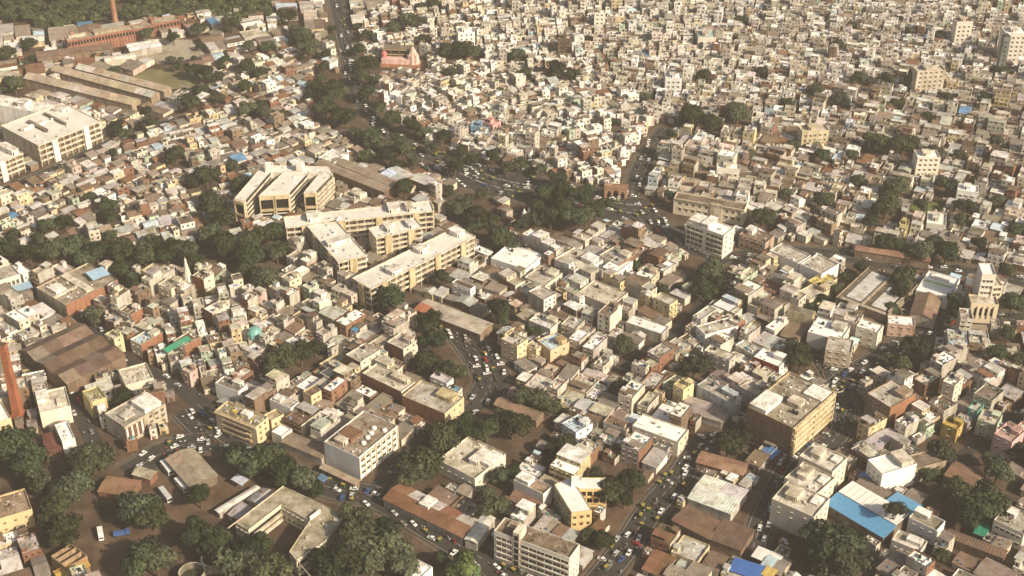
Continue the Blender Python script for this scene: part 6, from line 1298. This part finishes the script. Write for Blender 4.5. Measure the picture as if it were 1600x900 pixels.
b_ = [("truck", 158, 838, 160, 850, "white box truck on the brown yard road", (.76, .74, .7)), ("truck", 190, 836, 205, 833, "blue loaded truck on the brown yard road", (.06, .12, .3)), ("truck", 245, 812, 262, 803, "red long trailer under the yard tree", (.4, .05, .03))]
for nm, px, py, qx, qy, lab, c in b_:
    (x, y), (x2, y2) = gp(px, py), gp(qx, qy); o = link(nm, None, None, (x, y, 0), math.atan2(y2 - y, x2 - x)); tag(o, lab, "truck", "trucks on the yard road"); VEH.append((x, y, 4))
    g = Geo(); g.box(-3.4, -1.15, .8, 1.8, 1.15, 3.0 if "box" in lab else 2.0, c, 'paint', bottom=True); part("load_box", g, o)
    g = Geo(); g.box(2.0, -1.1, .6, 3.6, 1.1, 2.5, WHITE if "box" in lab else c, 'paint', bottom=True); g.box(3.602, -.95, 1.5, 3.63, .95, 2.3, DARK, 'glass'); part("cab", g, o)
    for a in (-2.4, 2.7):
        for s in (-1.16, .9): gg = Geo(); gg.box(a - .45, s, 0, a + .45, s + .26, .9, DARK, 'rubber'); part("wheel", gg, o)
CLUSTERS = [(308, 690, 80, 22, "by the bus yard"), (345, 722, 52, 14, "by the bus yard"), (715, 530, 120, 34, "in the parking street"), (765, 575, 80, 20, "in the parking street"), (1335, 585, 140, 30, "on the roundabout streets"), (1325, 640, 100, 26, "beside the golden banded corner block"), (1400, 548, 32, 14, "on the roundabout streets"), (1020, 325, 72, 30, "at the gate junction"), (760, 285, 180, 55, "on the wide main road"), (700, 262, 80, 30, "on the wide main road"), (985, 845, 100, 22, "beside the strip-window office"), (1060, 735, 60, 18, "on the plaza road"), (1085, 700, 32, 14, "on the plaza road"), (550, 768, 40, 14, "on the front street"), (690, 838, 40, 12, "beside the rusty market shed"), (610, 735, 10, 5, "beside the big white corner building"), (810, 895, 52, 9, "in front of the strip-window office"), (1075, 395, 32, 16, "beside the white ribbon-window office"), (545, 95, 120, 26, "far up the main road"), (1000, 780, 24, 14, "on the plaza road"), (280, 800, 20, 8, "in the bus yard"), (640, 500, 28, 10, "in the parking street")]
for px, py, n, rad, lab in CLUSTERS:
    x0, y0 = gp(px, py); base = vq.uniform(0, 3.14)
    for _ in range(n):
        x, y = x0 + vq.gauss(0, rad * .5), y0 + vq.gauss(0, rad * .5)
        if off_road((x, y), -.8): continue
        rd = min(((k, p, i) for k, p, w in ROADW for i in range(len(p) - 1)), key=lambda t: (t[1][t[2]][0] - x) ** 2 + (t[1][t[2]][1] - y) ** 2)
        a, b2 = rd[1][rd[2]], rd[1][rd[2] + 1]; th = math.atan2(b2[1] - a[1], b2[0] - a[0]) + vq.choice((0, math.pi)) + (math.pi / 2 * (vq.random() < .25)) + vq.gauss(0, .1)
        put_vehicle(x, y, th, vq.choices(('car', 'auto', 'bike'), (4, 1.4, 4))[0], lab)
for k, pts, w in ROADW:
    for j in range(len(pts) - 1):
        a, b2 = pts[j], pts[j + 1]; l = math.hypot(b2[0] - a[0], b2[1] - a[1]); th = math.atan2(b2[1] - a[1], b2[0] - a[0])
        for _ in range(int(l / (2.2 if w > 30 else 3.4 if w > 10 else 9)) + 1):
            t = vq.random(); sd = vq.uniform(-1, 1) * (w / 2 - 1.2); x, y = a[0] + (b2[0] - a[0]) * t - math.sin(th) * sd, a[1] + (b2[1] - a[1]) * t + math.cos(th) * sd
            px, py = proj(x, y)
            if 0 < px < 1600 and 8 < py < 895: put_vehicle(x, y, th + (math.pi if sd > 0 else 0) + vq.gauss(0, .06), vq.choices(('car', 'auto', 'bike'), (3, 1.4, 3))[0], SPOT[k])
print("vehicles", ncar, nauto, nbike)
tag(part("distant_traffic", REST, None), "cars and motorbikes crowding the farther streets", "traffic", kind="stuff")
# the little traffic circle
x, y = gp(1306, 606); o = link("traffic_circle", None, None, (x, y, .25)); tag(o, "small white ringed traffic circle on the dark junction", "traffic circle")
for r0, r1, z, c, nm in ((0, 1.6, .5, (.2, .2, .1), "planter"), (2.0, 2.35, .42, (.62, .6, .55), "inner_kerb"), (4.0, 4.5, .32, (.66, .63, .57), "outer_kerb")):
    g = Geo(); k = 28
    for i in range(k):
        a, c2 = 2 * math.pi * i / k, 2 * math.pi * (i + 1) / k; p = lambda rr, t, zz: (rr * math.cos(t), rr * math.sin(t), zz)
        if r0: g.face([p(r0, a, z), p(r1, a, z), p(r1, c2, z), p(r0, c2, z)], c); g.face([p(r0, c2, 0), p(r0, a, 0), p(r0, a, z), p(r0, c2, z)][::-1], c)
        else: g.face([p(0, 0, z), p(r1, a, z), p(r1, c2, z)], c)
        g.face([p(r1, a, 0), p(r1, c2, 0), p(r1, c2, z), p(r1, a, z)], c)
    part(nm, g, o)
# ------------------------------------------------------------------ haze: one closed box of even pale air round camera and city
g = Geo(); g.box(-3000, -700, -1, 3000, 4200, CAM_H + 6, (1, 1, 1), 'wall', bottom=True)
me = bpy.data.meshes.new("haze"); me.from_pydata(g.v, [], g.f); hz = link("haze", me); tag(hz, "pale warm dust haze over the city", kind="stuff")
m = bpy.data.materials.new("haze air"); m.use_nodes = True; m.node_tree.nodes.remove(m.node_tree.nodes["Principled BSDF"])
pv = m.node_tree.nodes.new("ShaderNodeVolumePrincipled"); pv.inputs["Color"].default_value = (*HAZE_COLOR, 1); pv.inputs["Density"].default_value = HAZE_DENSITY; pv.inputs["Anisotropy"].default_value = HAZE_G
m.node_tree.links.new(pv.outputs[0], m.node_tree.nodes["Material Output"].inputs["Volume"]); me.materials.append(m)
SC.cycles.volume_bounces = 1

print("TRIS", sum(sum(len(p.vertices) - 2 for p in m.polygons) for m in bpy.data.meshes) if False else sum(len(m.loops) - 2 * len(m.polygons) for m in bpy.data.meshes), "objects", len(bpy.data.objects))
